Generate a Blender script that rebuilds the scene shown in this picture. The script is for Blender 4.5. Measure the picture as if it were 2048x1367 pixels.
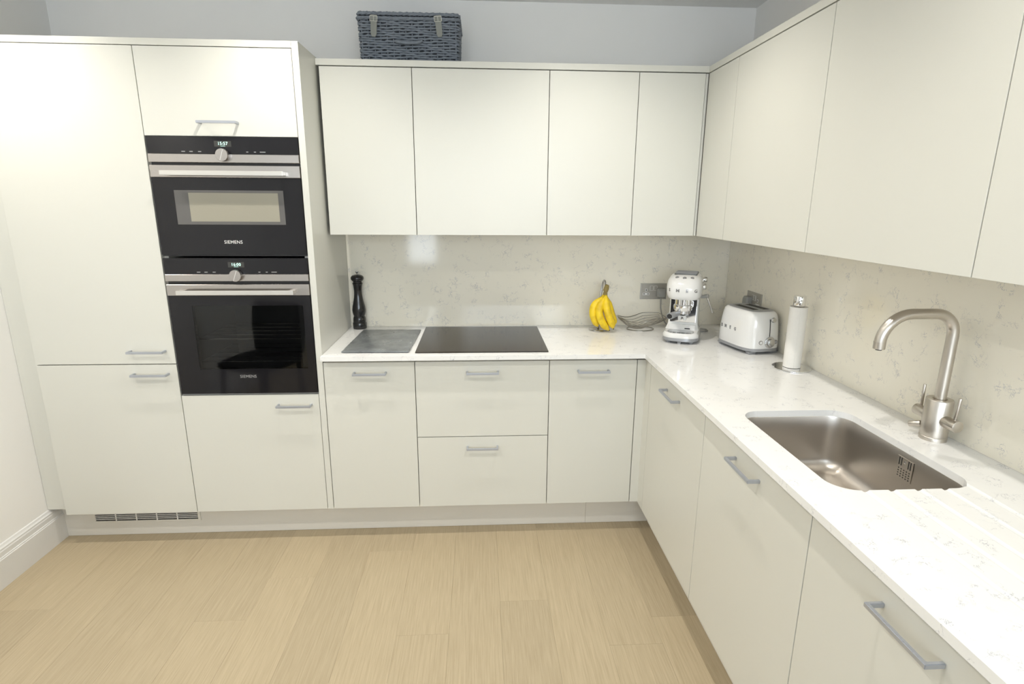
import bpy, bmesh, math, random
from mathutils import Vector, Matrix
R = math.radians
random.seed(7)
SC = bpy.context.scene
for o in list(bpy.data.objects):
    bpy.data.objects.remove(o, do_unlink=True)
COL = SC.collection

# ------------------------------------------------------------------ camera
F_PX = 1124.112
cam_d = bpy.data.cameras.new('camera')
cam = bpy.data.objects.new('camera', cam_d)
COL.objects.link(cam)
SC.camera = cam
cam_d.sensor_fit = 'HORIZONTAL'
cam_d.sensor_width = 36.0
cam_d.lens = F_PX / 2048 * 36.0
cam_d.clip_start = 0.02
_r = Vector((0.99839979, -0.0562243, 0.00605639))
_f = Vector((0.05603578, 0.96923478, -0.23967465))
_u = Vector((0.00760548, 0.2396305, 0.97083437))
_m = Matrix((_r, _u, -_f)).transposed().to_4x4()
_m.translation = Vector((0.69147573, -2.41053025, 1.55221605))
cam.matrix_world = _m

# ------------------------------------------------------------------ world, exposure
world = bpy.data.worlds.new('sky')
SC.world = world
world.use_nodes = True
wb = world.node_tree.nodes['Background']
wb.inputs['Color'].default_value = (0.89, 0.95, 1.0, 1)
wb.inputs['Strength'].default_value = 10.0
SC.view_settings.view_transform = 'Standard'
SC.view_settings.look = 'None'
SC.view_settings.gamma = 1.0
SC.view_settings.use_curve_mapping = False
SC.view_settings.exposure = 0.0
LAMP_W = 38.0                    # each ceiling downlight
LAMP_COL = (1.0, 0.955, 0.885)
LAMPS = [(x, y) for y in (-0.37, -1.55) for x in (-1.08, 0.0, 1.11)]

# ------------------------------------------------------------------ main planes
XL, XR, YB, YREAR, ZC = -1.295, 2.06, 0.594, -4.2, 2.49      # walls, ceiling
XS, YS = 2.039, 0.578                                        # splashback faces
ZB, ZT = 0.160, 0.868                                        # base door bottom / top
ZW0, ZW = 0.884, 0.904                                       # worktop
XRUN = 1.440                                                 # door plane of the right run
YW, XW, ZWB, ZWT = 0.228, 1.709, 1.408, 2.115                # wall cabinets

# ------------------------------------------------------------------ materials
MATS = {}
def new_mat(name):
    m = bpy.data.materials.new(name); m.use_nodes = True
    MATS[name] = m
    nt = m.node_tree
    return m, nt, nt.nodes['Principled BSDF'], nt.nodes, nt.links
def simple(name, col, rough=0.5, metal=0.0, var=0.03, vscale=40, coat=0.0, bump=0.0, spec=0.5, bscale=200):
    m, nt, b, N, L = new_mat(name)
    b.inputs['Metallic'].default_value = metal
    b.inputs['Roughness'].default_value = rough
    b.inputs['Specular IOR Level'].default_value = spec
    if coat: b.inputs['Coat Weight'].default_value = coat
    tc = N.new('ShaderNodeTexCoord')
    n = N.new('ShaderNodeTexNoise'); n.inputs['Scale'].default_value = vscale; n.inputs['Detail'].default_value = 3
    L.new(tc.outputs['Object'], n.inputs['Vector'])
    mx = N.new('ShaderNodeMix'); mx.data_type = 'RGBA'
    mx.inputs[6].default_value = (*[c * (1 - var) for c in col], 1)
    mx.inputs[7].default_value = (*[min(1, c * (1 + var)) for c in col], 1)
    L.new(n.outputs['Fac'], mx.inputs[0]); L.new(mx.outputs[2], b.inputs['Base Color'])
    if bump:
        n2 = N.new('ShaderNodeTexNoise'); n2.inputs['Scale'].default_value = bscale; n2.inputs['Detail'].default_value = 4
        L.new(tc.outputs['Object'], n2.inputs['Vector'])
        bp = N.new('ShaderNodeBump'); bp.inputs['Strength'].default_value = bump; bp.inputs['Distance'].default_value = 0.002
        L.new(n2.outputs['Fac'], bp.inputs['Height']); L.new(bp.outputs['Normal'], b.inputs['Normal'])
    return m
def brushed(name, col, rough, stretch, aniso=0.6):
    m, nt, b, N, L = new_mat(name)
    b.inputs['Metallic'].default_value = 1.0
    b.inputs['Base Color'].default_value = (*col, 1)
    b.inputs['Anisotropic'].default_value = aniso
    tg = N.new('ShaderNodeTangent'); tg.direction_type = 'RADIAL'; tg.axis = 'Z'
    L.new(tg.outputs['Tangent'], b.inputs['Tangent'])
    tc = N.new('ShaderNodeTexCoord'); mp = N.new('ShaderNodeMapping')
    mp.inputs['Scale'].default_value = stretch
    n = N.new('ShaderNodeTexNoise'); n.inputs['Scale'].default_value = 30; n.inputs['Detail'].default_value = 3
    mr = N.new('ShaderNodeMapRange'); mr.inputs[3].default_value = rough * 0.93; mr.inputs[4].default_value = rough * 1.07
    L.new(tc.outputs['Object'], mp.inputs['Vector']); L.new(mp.outputs['Vector'], n.inputs['Vector'])
    L.new(n.outputs['Fac'], mr.inputs[0]); L.new(mr.outputs[0], b.inputs['Roughness'])
    return m
def emis(name, col, strength):
    m, nt, b, N, L = new_mat(name)
    b.inputs['Base Color'].default_value = (*col, 1)
    b.inputs['Emission Color'].default_value = (*col, 1)
    b.inputs['Emission Strength'].default_value = strength
    return m
def quartz(name, base, vein, amount):
    m, nt, b, N, L = new_mat(name)
    b.inputs['Roughness'].default_value = 0.08
    tc = N.new('ShaderNodeTexCoord')
    n1 = N.new('ShaderNodeTexNoise'); n1.inputs['Scale'].default_value = 13; n1.inputs['Detail'].default_value = 6
    n1.inputs['Roughness'].default_value = 0.65
    L.new(tc.outputs['Object'], n1.inputs['Vector'])
    va = N.new('ShaderNodeVectorMath'); va.operation = 'MULTIPLY_ADD'
    va.inputs[1].default_value = (0.22, 0.22, 0.22)
    L.new(n1.outputs['Color'], va.inputs[0]); L.new(tc.outputs['Object'], va.inputs[2])
    vo = N.new('ShaderNodeTexVoronoi'); vo.feature = 'DISTANCE_TO_EDGE'; vo.inputs['Scale'].default_value = 17
    L.new(va.outputs[0], vo.inputs['Vector'])
    r1 = N.new('ShaderNodeValToRGB')
    r1.color_ramp.elements[0].position = 0.0; r1.color_ramp.elements[0].color = (1, 1, 1, 1)
    r1.color_ramp.elements[1].position = 0.029; r1.color_ramp.elements[1].color = (0, 0, 0, 1)
    L.new(vo.outputs['Distance'], r1.inputs['Fac'])
    n2 = N.new('ShaderNodeTexNoise'); n2.inputs['Scale'].default_value = 19; n2.inputs['Detail'].default_value = 3
    mo = N.new('ShaderNodeVectorMath'); mo.operation = 'ADD'; mo.inputs[1].default_value = (3.7, 9.1, 5.3)
    L.new(tc.outputs['Object'], mo.inputs[0]); L.new(mo.outputs[0], n2.inputs['Vector'])
    r2 = N.new('ShaderNodeValToRGB')
    r2.color_ramp.elements[0].position = 0.50; r2.color_ramp.elements[1].position = 0.64
    L.new(n2.outputs['Fac'], r2.inputs['Fac'])
    mu = N.new('ShaderNodeMath'); mu.operation = 'MULTIPLY'
    L.new(r1.outputs['Color'], mu.inputs[0]); L.new(r2.outputs['Color'], mu.inputs[1])
    mu2 = N.new('ShaderNodeMath'); mu2.operation = 'MULTIPLY'; mu2.inputs[1].default_value = amount
    L.new(mu.outputs[0], mu2.inputs[0])
    n3 = N.new('ShaderNodeTexNoise'); n3.inputs['Scale'].default_value = 5; n3.inputs['Detail'].default_value = 4
    L.new(tc.outputs['Object'], n3.inputs['Vector'])
    mb = N.new('ShaderNodeMix'); mb.data_type = 'RGBA'
    mb.inputs[6].default_value = (*[c * 0.955 for c in base], 1); mb.inputs[7].default_value = (*base, 1)
    L.new(n3.outputs['Fac'], mb.inputs[0])
    mv = N.new('ShaderNodeMix'); mv.data_type = 'RGBA'; mv.inputs[7].default_value = (*vein, 1)
    L.new(mu2.outputs[0], mv.inputs[0]); L.new(mb.outputs[2], mv.inputs[6])
    L.new(mv.outputs[2], b.inputs['Base Color'])
    return m
def wood(name):
    m, nt, b, N, L = new_mat(name)
    b.inputs['Roughness'].default_value = 0.42
    oi = N.new('ShaderNodeObjectInfo')
    tc = N.new('ShaderNodeTexCoord')
    off = N.new('ShaderNodeVectorMath'); off.operation = 'MULTIPLY_ADD'; off.inputs[1].default_value = (7.0, 3.0, 5.0)
    cb = N.new('ShaderNodeCombineXYZ')
    for i in range(3): L.new(oi.outputs['Random'], cb.inputs[i])
    L.new(cb.outputs[0], off.inputs[0]); L.new(tc.outputs['Object'], off.inputs[2])
    mp = N.new('ShaderNodeMapping'); mp.inputs['Scale'].default_value = (55, 1.6, 1)
    L.new(off.outputs[0], mp.inputs['Vector'])
    n = N.new('ShaderNodeTexNoise'); n.inputs['Scale'].default_value = 4.0; n.inputs['Detail'].default_value = 5
    n.inputs['Roughness'].default_value = 0.6
    L.new(mp.outputs[0], n.inputs['Vector'])
    r = N.new('ShaderNodeValToRGB')
    e = r.color_ramp.elements
    e[0].position = 0.30; e[0].color = (0.39, 0.314, 0.20, 1)
    e[1].position = 0.72; e[1].color = (0.485, 0.40, 0.268, 1)
    L.new(n.outputs['Fac'], r.inputs['Fac'])
    hv = N.new('ShaderNodeHueSaturation')
    mr = N.new('ShaderNodeMapRange'); mr.inputs[3].default_value = 0.945; mr.inputs[4].default_value = 1.04
    L.new(oi.outputs['Random'], mr.inputs[0]); L.new(mr.outputs[0], hv.inputs['Value'])
    L.new(r.outputs['Color'], hv.inputs['Color']); L.new(hv.outputs['Color'], b.inputs['Base Color'])
    bp = N.new('ShaderNodeBump'); bp.inputs['Strength'].default_value = 0.25; bp.inputs['Distance'].default_value = 0.001
    L.new(n.outputs['Fac'], bp.inputs['Height']); L.new(bp.outputs['Normal'], b.inputs['Normal'])
    return m
def pane(name, tint, trans, rough=0.03):
    """tinted glass sheet: part transparent, part glossy"""
    m, nt, b, N, L = new_mat(name)
    out = N['Material Output']
    tr = N.new('ShaderNodeBsdfTransparent'); tr.inputs['Color'].default_value = (*tint, 1)
    gl = N.new('ShaderNodeBsdfGlossy'); gl.inputs['Roughness'].default_value = rough
    fr = N.new('ShaderNodeFresnel'); fr.inputs['IOR'].default_value = 1.5
    mx = N.new('ShaderNodeMixShader')
    L.new(fr.outputs[0], mx.inputs[0]); L.new(tr.outputs[0], mx.inputs[1]); L.new(gl.outputs[0], mx.inputs[2])
    L.new(mx.outputs[0], out.inputs['Surface'])
    return m

DOORC = (0.69, 0.687, 0.628)
simple('door_lacquer', DOORC, 0.33, var=0.008, vscale=3)
simple('carcass', (0.62, 0.59, 0.53), 0.5, var=0.01)
simple('wall_paint', (0.90, 0.89, 0.865), 0.8, var=0.012, vscale=3, bump=0.05)
simple('ceiling_paint', (0.89, 0.885, 0.865), 0.85, var=0.01, vscale=3)
simple('skirting_gloss', (0.76, 0.755, 0.735), 0.3, var=0.01)
simple('plinth_satin', (0.74, 0.71, 0.645), 0.35, var=0.01, vscale=4)
simple('handle_metal', (0.50, 0.525, 0.575), 0.40, metal=0.7, var=0.04)
quartz('quartz_top', (0.90, 0.90, 0.885), (0.36, 0.37, 0.42), 0.85)
quartz('quartz_splash_shaded', (0.93, 0.885, 0.76), (0.38, 0.39, 0.43), 0.85)  # same quartz as the worktop, its warm shade tinted into the base colour
wood('oak_plank')
simple('floor_base', (0.25, 0.19, 0.12), 0.8)
brushed('oven_steel', (0.50, 0.465, 0.435), 0.27, (4, 4, 400))
simple('handle_alu', (0.74, 0.72, 0.68), 0.36, metal=0.8, var=0.01)
brushed('sink_steel', (0.60, 0.565, 0.52), 0.35, (4, 200, 200), 0.3)
brushed('tap_steel', (0.60, 0.56, 0.505), 0.33, (6, 6, 300), 0.4)
simple('chrome', (0.82, 0.82, 0.82), 0.06, metal=1.0, var=0.01)
simple('satin_chrome', (0.55, 0.55, 0.55), 0.22, metal=1.0, var=0.02)
simple('black_glass', (0.012, 0.0115, 0.0135), 0.07, var=0.05, spec=0.4)
simple('black_trim', (0.012, 0.012, 0.013), 0.35, var=0.05)
simple('display_black', (0.05, 0.05, 0.045), 0.1)
simple('window_frame_grey', (0.13, 0.125, 0.12), 0.15, var=0.03)
simple('microwave_screen', (0.335, 0.315, 0.25), 0.3, var=0.04, vscale=600)
simple('cavity_enamel', (0.085, 0.083, 0.082), 0.35, var=0.1)
pane('oven_pane', (0.62, 0.62, 0.61), 0.5)
pane('window_pane', (0.96, 0.98, 1.0), 0.9)
emis('digit_glow', (0.62, 1.0, 0.88), 1.1)
simple('print_white', (0.8, 0.8, 0.78), 0.4)
simple('print_grey', (0.33, 0.33, 0.33), 0.4)
simple('hob_glass', (0.030, 0.022, 0.013), 0.12, var=0.05, spec=0.16)
def slate_mat():
    m, nt, b, N, L = new_mat('slate')
    tc = N.new('ShaderNodeTexCoord')
    n = N.new('ShaderNodeTexNoise'); n.inputs['Scale'].default_value = 9; n.inputs['Detail'].default_value = 7; n.inputs['Roughness'].default_value = 0.7
    L.new(tc.outputs['Object'], n.inputs['Vector'])
    r = N.new('ShaderNodeValToRGB'); e = r.color_ramp.elements
    e[0].position = 0.32; e[0].color = (0.115, 0.125, 0.132, 1); e[1].position = 0.72; e[1].color = (0.27, 0.29, 0.295, 1)
    L.new(n.outputs['Fac'], r.inputs['Fac']); L.new(r.outputs['Color'], b.inputs['Base Color'])
    mr = N.new('ShaderNodeMapRange'); mr.inputs[1].default_value = 0.3; mr.inputs[2].default_value = 0.7; mr.inputs[3].default_value = 0.42; mr.inputs[4].default_value = 0.22
    L.new(n.outputs['Fac'], mr.inputs[0]); L.new(mr.outputs[0], b.inputs['Roughness'])
    bp = N.new('ShaderNodeBump'); bp.inputs['Strength'].default_value = 0.5; bp.inputs['Distance'].default_value = 0.002
    L.new(n.outputs['Fac'], bp.inputs['Height']); L.new(bp.outputs['Normal'], b.inputs['Normal'])
slate_mat()
simple('mill_black', (0.012, 0.012, 0.013), 0.16, var=0.1, coat=0.3)
simple('gloss_white', (0.80, 0.80, 0.785), 0.12, var=0.004, coat=0.5)
simple('base_grey', (0.38, 0.39, 0.41), 0.3, metal=0.5, var=0.02)
simple('tray_grey', (0.16, 0.165, 0.16), 0.3, metal=0.4, var=0.1)
simple('letter_metal', (0.40, 0.40, 0.41), 0.25, metal=0.8, var=0.02)
simple('dark_slot', (0.02, 0.02, 0.02), 0.6)
simple('paper', (0.82, 0.80, 0.755), 0.9, var=0.02, vscale=150, bump=0.25, bscale=350)
simple('cardboard', (0.36, 0.27, 0.17), 0.9)
simple('socket_steel', (0.46, 0.445, 0.41), 0.42, metal=0.75, var=0.03)
simple('socket_insert', (0.82, 0.82, 0.80), 0.35)
simple('plug_grey', (0.33, 0.33, 0.31), 0.45)
simple('cable_grey', (0.36, 0.355, 0.33), 0.45)
simple('wire_steel', (0.42, 0.40, 0.36), 0.28, metal=1.0, var=0.05)
simple('wicker_grey', (0.185, 0.212, 0.25), 0.6, var=0.22, vscale=60, bump=0.3)
simple('wicker_core', (0.03, 0.034, 0.04), 0.9)
simple('strap_leather', (0.235, 0.245, 0.225), 0.6, var=0.06, vscale=80)
simple('buckle_metal', (0.75, 0.75, 0.72), 0.3, metal=0.6)
simple('banana_stem', (0.36, 0.27, 0.09), 0.6, var=0.3, vscale=80)
simple('banana_tip', (0.10, 0.075, 0.03), 0.8)
simple('chair_fabric', (0.012, 0.012, 0.016), 0.75, var=0.2)
simple('white_plastic', (0.8, 0.8, 0.78), 0.4)
emis('lamp_glow', (1.0, 0.9, 0.78), 14.0)
def banana_mat():
    m, nt, b, N, L = new_mat('banana_skin')
    b.inputs['Roughness'].default_value = 0.42
    tc = N.new('ShaderNodeTexCoord')
    n = N.new('ShaderNodeTexNoise'); n.inputs['Scale'].default_value = 25; n.inputs['Detail'].default_value = 3
    L.new(tc.outputs['Object'], n.inputs['Vector'])
    r = N.new('ShaderNodeValToRGB'); e = r.color_ramp.elements
    e[0].position = 0.28; e[0].color = (0.62, 0.40, 0.015, 1)
    e[1].position = 0.55; e[1].color = (0.86, 0.62, 0.02, 1)
    L.new(n.outputs['Fac'], r.inputs['Fac']); L.new(r.outputs['Color'], b.inputs['Base Color'])
banana_mat()

# ------------------------------------------------------------------ mesh helpers
def finish(bm, smooth=False, angle=40):
    bmesh.ops.recalc_face_normals(bm, faces=bm.faces[:])
    me = bpy.data.meshes.new('mesh')
    bm.to_mesh(me); bm.free()
    if smooth:
        for p in me.polygons: p.use_smooth = True
        try: me.set_sharp_from_angle(angle=R(angle))
        except Exception: pass
    return me
def join_bm(bm, me):
    bm.from_mesh(me); bpy.data.meshes.remove(me)
def merge(*meshes):
    bm = bmesh.new()
    for me in meshes: join_bm(bm, me)
    sm = True
    out = bpy.data.meshes.new('mesh'); bm.to_mesh(out); bm.free()
    return out
def smooth(me, angle=40):
    for p in me.polygons: p.use_smooth = True
    me.set_sharp_from_angle(angle=R(angle))
    return me
def box(x0, x1, y0, y1, z0, z1, bev=0.0, seg=2):
    bm = bmesh.new()
    bmesh.ops.create_cube(bm, size=1)
    for v in bm.verts:
        v.co = Vector((x0 if v.co.x < 0 else x1, y0 if v.co.y < 0 else y1, z0 if v.co.z < 0 else z1))
    if bev > 0:
        bmesh.ops.bevel(bm, geom=bm.edges[:], offset=bev, segments=seg, affect='EDGES', profile=0.7)
    return finish(bm)
def loft(rings, closed=True, cap0=True, cap1=True, sm=True, angle=40):
    bm = bmesh.new()
    vr = [[bm.verts.new(p) for p in r] for r in rings]
    n = len(rings[0])
    for a, b in zip(vr, vr[1:]):
        for i in range(n if closed else n - 1):
            j = (i + 1) % n
            try: bm.faces.new((a[i], a[j], b[j], b[i]))
            except ValueError: pass
    if cap0: bm.faces.new(list(reversed(vr[0])))
    if cap1: bm.faces.new(vr[-1])
    return finish(bm, sm, angle)
def lathe(profile, cx=0, cy=0, n=32, angle=40):
    rings = [[(cx + r * math.cos(2 * math.pi * i / n), cy + r * math.sin(2 * math.pi * i / n), z) for i in range(n)] for r, z in profile]
    return loft(rings, angle=angle)
def catmull(pts, k=8):
    pts = [Vector(p) for p in pts]; P = [pts[0] * 2 - pts[1]] + pts + [pts[-1] * 2 - pts[-2]]
    out = []
    for i in range(1, len(P) - 2):
        for s in range(k):
            t = s / k; a, b, c, d = P[i - 1:i + 3]
            out.append(0.5 * ((2 * b) + (c - a) * t + (2 * a - 5 * b + 4 * c - d) * t * t + (3 * b - a - 3 * c + d) * t ** 3))
    out.append(pts[-1]); return out
def tube(pts, rad, n=8, closed=False, cap=True, up=None):
    pts = [Vector(p) for p in pts]; m = len(pts)
    rads = rad if isinstance(rad, (list, tuple)) else [rad] * m
    rings = []; prev = None
    for i, p in enumerate(pts):
        if closed: t = pts[(i + 1) % m] - pts[i - 1]
        else: t = pts[min(i + 1, m - 1)] - pts[max(i - 1, 0)]
        t.normalize()
        if prev is None:
            a = Vector(up) if up else (Vector((0, 0, 1)) if abs(t.z) < 0.9 else Vector((1, 0, 0)))
            u = (a - t * a.dot(t)).normalized()
        else:
            u = (prev - t * prev.dot(t)).normalized()
        prev = u; w = t.cross(u)
        rings.append([p + (u * math.cos(2 * math.pi * k / n) + w * math.sin(2 * math.pi * k / n)) * rads[i] for k in range(n)])
    if closed:
        rings.append(rings[0])
        me = loft(rings, cap0=False, cap1=False)
        bm = bmesh.new(); join_bm(bm, me); bmesh.ops.remove_doubles(bm, verts=bm.verts[:], dist=1e-6); return finish(bm, True)
    return loft(rings, cap0=cap, cap1=cap)
def cyl(p0, p1, r, n=24, bev=0.0):
    p0, p1 = Vector(p0), Vector(p1); d = (p1 - p0); L = d.length; d.normalize()
    if bev: return tube([p0, p0 + d * bev * 0.3, p0 + d * bev, p1 - d * bev, p1 - d * bev * 0.3, p1], [r - bev, r - bev * 0.3, r, r, r - bev * 0.3, r - bev], n)
    return tube([p0, p1], r, n)
def rrect(x0, x1, y0, y1, r, z, k=6, cut=None):
    out = []
    for cx, cy, a0 in ((x1 - r, y1 - r, 0), (x0 + r, y1 - r, 90), (x0 + r, y0 + r, 180), (x1 - r, y0 + r, 270)):
        for i in range(k + 1):
            a = R(a0 + 90 * i / k)
            out.append((cx + r * math.cos(a), cy + r * math.sin(a), z))
    return out
def sup(hx, hy, z, e=4.0, n=48, cx=0, cy=0):
    out = []
    for i in range(n):
        a = 2 * math.pi * i / n; c, s = math.cos(a), math.sin(a)
        out.append((cx + hx * math.copysign(abs(c) ** (2 / e), c), cy + hy * math.copysign(abs(s) ** (2 / e), s), z))
    return out
def prism(poly, axis, a, b, bev=0.0):
    """poly in the two other axes (cyclic order), extruded from a to b along axis"""
    def mk(p, t):
        if axis == 'X': return (t, p[0], p[1])
        if axis == 'Y': return (p[0], t, p[1])
        return (p[0], p[1], t)
    me = loft([[mk(p, a) for p in poly], [mk(p, b) for p in poly]], sm=False)
    if bev:
        bm = bmesh.new(); join_bm(bm, me)
        bmesh.ops.bevel(bm, geom=bm.edges[:], offset=bev, segments=2, affect='EDGES', profile=0.7)
        return finish(bm)
    return me
def xf(me, M):
    me.transform(M); return me
def TR(x, y, z): return Matrix.Translation((x, y, z))
def RX(a): return Matrix.Rotation(R(a), 4, 'X')
def RY(a): return Matrix.Rotation(R(a), 4, 'Y')
def RZ(a): return Matrix.Rotation(R(a), 4, 'Z')
def text_mesh(s, size, depth=0.0004, space=1.0, bold=0.0):
    """flat raised lettering in the XZ plane facing -Y, centred on the origin"""
    cu = bpy.data.curves.new('lettering', 'FONT'); cu.body = s; cu.size = size; cu.extrude = depth
    cu.align_x = 'CENTER'; cu.align_y = 'CENTER'; cu.space_character = space; cu.offset = bold
    cu.resolution_u = 3
    o = bpy.data.objects.new('lettering', cu); COL.objects.link(o)
    dg = bpy.context.evaluated_depsgraph_get()
    me = bpy.data.meshes.new_from_object(o.evaluated_get(dg))
    bpy.data.objects.remove(o, do_unlink=True); bpy.data.curves.remove(cu)
    me.materials.clear()
    me.transform(RX(90))
    return me

WORLD = {}       # roots whose parts are given in world coordinates
def root_of(o):
    while o.parent: o = o.parent
    return o
def tag(o, label, cat, group=None, kind=None):
    if label: o['label'] = label
    if cat: o['category'] = cat
    if group: o['group'] = group
    if kind: o['kind'] = kind
    return o
def thing(name, loc, label, cat, group=None, rz=None, kind=None):
    """an Empty at the thing's base; rz given -> parts are in local coordinates, else in world coordinates"""
    o = bpy.data.objects.new(name, None); COL.objects.link(o); o.empty_display_size = 0.05
    o.location = loc
    if rz is None: WORLD[o.name] = Vector(loc)
    else: o.rotation_euler = (0, 0, R(rz))
    return tag(o, label, cat, group, kind)
def part(name, me, mat, parent, label=None, kind=None):
    rt = root_of(parent)
    if rt.name in WORLD: me.transform(Matrix.Translation(-WORLD[rt.name]))
    me.materials.clear(); me.materials.append(MATS[mat])
    o = bpy.data.objects.new(name, me); COL.objects.link(o); o.parent = parent
    if label: o['label'] = label
    if kind: o['kind'] = kind
    return o
def solo(name, me, mat, label, cat, group=None, kind=None, loc=None):
    """a thing that is one mesh, given in world coordinates; origin moved to its base"""
    if loc is None:
        xs = [v.co.x for v in me.vertices]; ys = [v.co.y for v in me.vertices]; zs = [v.co.z for v in me.vertices]
        loc = Vector(((min(xs) + max(xs)) / 2, (min(ys) + max(ys)) / 2, min(zs)))
    me.transform(Matrix.Translation(-Vector(loc)))
    me.materials.clear(); me.materials.append(MATS[mat])
    o = bpy.data.objects.new(name, me); COL.objects.link(o); o.location = loc
    WORLD[o.name] = Vector(loc)
    return tag(o, label, cat, group, kind)
def boolean(me, cutters):
    o = bpy.data.objects.new('tmp', me); COL.objects.link(o); cs = []
    for c in cutters:
        co = bpy.data.objects.new('cut', c); COL.objects.link(co); cs.append(co)
        md = o.modifiers.new('b', 'BOOLEAN'); md.object = co; md.operation = 'DIFFERENCE'; md.solver = 'EXACT'
    dg = bpy.context.evaluated_depsgraph_get()
    out = bpy.data.meshes.new_from_object(o.evaluated_get(dg))
    for c in cs + [o]: bpy.data.objects.remove(c, do_unlink=True)
    return out

# ================================================================== SETTING
fl = solo('floor', box(XL - 0.1, XR + 0.1, YREAR - 0.1, YB + 0.1, -0.06, -0.012), 'floor_base', 'pale oak plank floor', None, kind='structure')
PW = 0.1945; row = 0
plank_meshes = {}
x = 0.567 - PW * 10
joints = {-5: [-0.525], -1: [-0.635], 1: [-0.47], -2: [-0.11], 2: [0.05, -2.0], 0: [-1.0], 3: [-0.72], -3: [-1.15], -4: [-0.28]}
for k in range(-10, 8):
    xa, xb = 0.567 + k * PW, 0.567 + (k + 1) * PW
    xa, xb = max(xa, XL), min(xb, XR)
    if xb - xa < 0.01: continue
    js = joints.get(k, [random.uniform(-1.6, 0.2)])
    ys = [YB]
    y = js[0]
    for j in js: ys.append(j)
    y = js[-1]
    while y > YREAR:
        y -= random.choice((1.9, 2.2, 1.5)); ys.append(max(y, YREAR))
    for ya, yb_ in zip(ys[1:], ys):
        if yb_ - ya < 0.02: continue
        key = (round(xb - xa, 3), round(yb_ - ya, 3))
        me = box(xa + 0.00015, xb - 0.00015, ya + 0.00015, yb_ - 0.00015, -0.012, 0.0, 0.0004, 1)
        part('plank', me, 'oak_plank', fl)
solo('wall_back', box(XL - 0.1, XR + 0.1, YB, YB + 0.1, 0, ZC), 'wall_paint', 'off-white painted wall above the wall cabinets', None, kind='structure')
solo('wall_left', box(XL - 0.1, XL, YREAR, YB, 0, ZC), 'wall_paint', 'off-white painted wall left of the tall cabinets', None, kind='structure')
WX0, WX1, WZ0, WZ1 = -0.31, 0.13, 0.72, 2.30      # narrow window
VX0w, VX1w, VZ0w, VZ1w = 0.42, 1.90, 1.20, 2.30    # wide window, added to fill the cabinet fronts with daylight
UY0w, UY1w = -3.95, -2.75                          # side window in the right wall, behind the camera, added as side fill
yr0, yr1 = YREAR - 0.1, YREAR
rear = box(XL - 0.1, XR + 0.1, yr0, yr1, 0, ZC)
rear = boolean(rear, [box(a0, a1, yr0 - 0.1, yr1 + 0.1, b0, b1) for a0, a1, b0, b1 in ((WX0, WX1, WZ0, WZ1), (VX0w, VX1w, VZ0w, VZ1w))])
solo('wall_rear', rear, 'wall_paint', 'off-white painted wall facing the kitchen, around the windows', None, kind='structure')
right = boolean(box(XR, XR + 0.1, YREAR, YB, 0, ZC), [box(XR - 0.1, XR + 0.2, UY0w, UY1w, 0.95, VZ1w)])
solo('wall_right', right, 'wall_paint', 'off-white painted wall behind the right-hand run', None, kind='structure')
solo('ceiling', box(XL - 0.1, XR + 0.1, YREAR - 0.1, YB + 0.1, ZC, ZC + 0.1), 'ceiling_paint', 'white painted ceiling', None, kind='structure')
def window(name, label, x0, x1, z0, z1, bars, M):
    """framed window built along X with the room on +Y, moved into its wall by M"""
    loc = M @ Vector(((x0 + x1) / 2, -0.05, z0))
    w_ = thing(name, loc[:], label, None, kind='structure')
    def P(n, me, m): return part(n, xf(me, M), m, w_)
    f_ = 0.035
    edges = [x0] + [x0 + (x1 - x0) * k / bars for k in range(1, bars)] + [x1]
    for b_ in ((x0 + 0.001, x0 + f_, z0 + 0.001, z1 - 0.001), (x1 - f_, x1 - 0.001, z0 + 0.001, z1 - 0.001), (x0 + f_, x1 - f_, z0 + 0.001, z0 + f_), (x0 + f_, x1 - f_, z1 - f_, z1 - 0.001)):
        P('window_frame', box(b_[0], b_[1], -0.07, -0.02, b_[2], b_[3], 0.003), 'skirting_gloss')
    for k in range(1, bars):
        P('mullion', box(edges[k] - 0.015, edges[k] + 0.015, -0.065, -0.025, z0 + f_, z1 - f_, 0.002), 'skirting_gloss')
    for k in range(bars):
        a_ = edges[k] + (f_ if k == 0 else 0.015); c_ = edges[k + 1] - (f_ if k == bars - 1 else 0.015)
        P('pane', box(a_, c_, -0.048, -0.043, z0 + f_, z1 - f_), 'window_pane')
    ld = bpy.data.lights.new('sky_portal', 'AREA'); ld.shape = 'RECTANGLE'; ld.size = x1 - x0; ld.size_y = z1 - z0; ld.cycles.is_portal = True
    lo = bpy.data.objects.new('sky_portal', ld); COL.objects.link(lo); lo.parent = w_
    lo.matrix_local = Matrix.Translation(-loc) @ M @ TR((x0 + x1) / 2, -0.10, (z0 + z1) / 2) @ RX(90)
window('window_1', 'narrow daylight window, mirrored in the splashback', WX0, WX1, WZ0, WZ1, 1, TR(0, YREAR, 0))
window('fill_window_2', 'added wide fill-light window in the wall facing the hob', VX0w, VX1w, VZ0w, VZ1w, 3, TR(0, YREAR, 0))
window('fill_window_3', 'added fill-light window in the right wall behind the camera', UY0w, UY1w, 0.95, VZ1w, 2, TR(XR, 0, 0) @ RZ(90))
# skirting board, moulded top
prof = [(0, 0), (0.020, 0), (0.020, 0.118), (0.0175, 0.121), (0.0175, 0.125), (0.0145, 0.128), (0.0145, 0.147), (0.0125, 0.152), (0.0125, 0.158), (0.008, 0.164), (0.005, 0.172), (0, 0.174)]
solo('baseboard_left', loft([[(XL + a, YREAR, z) for a, z in prof], [(XL + a, 0.0835, z) for a, z in prof]], sm=False), 'skirting_gloss',
     'white moulded skirting board along the left wall', None, kind='structure')

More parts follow.
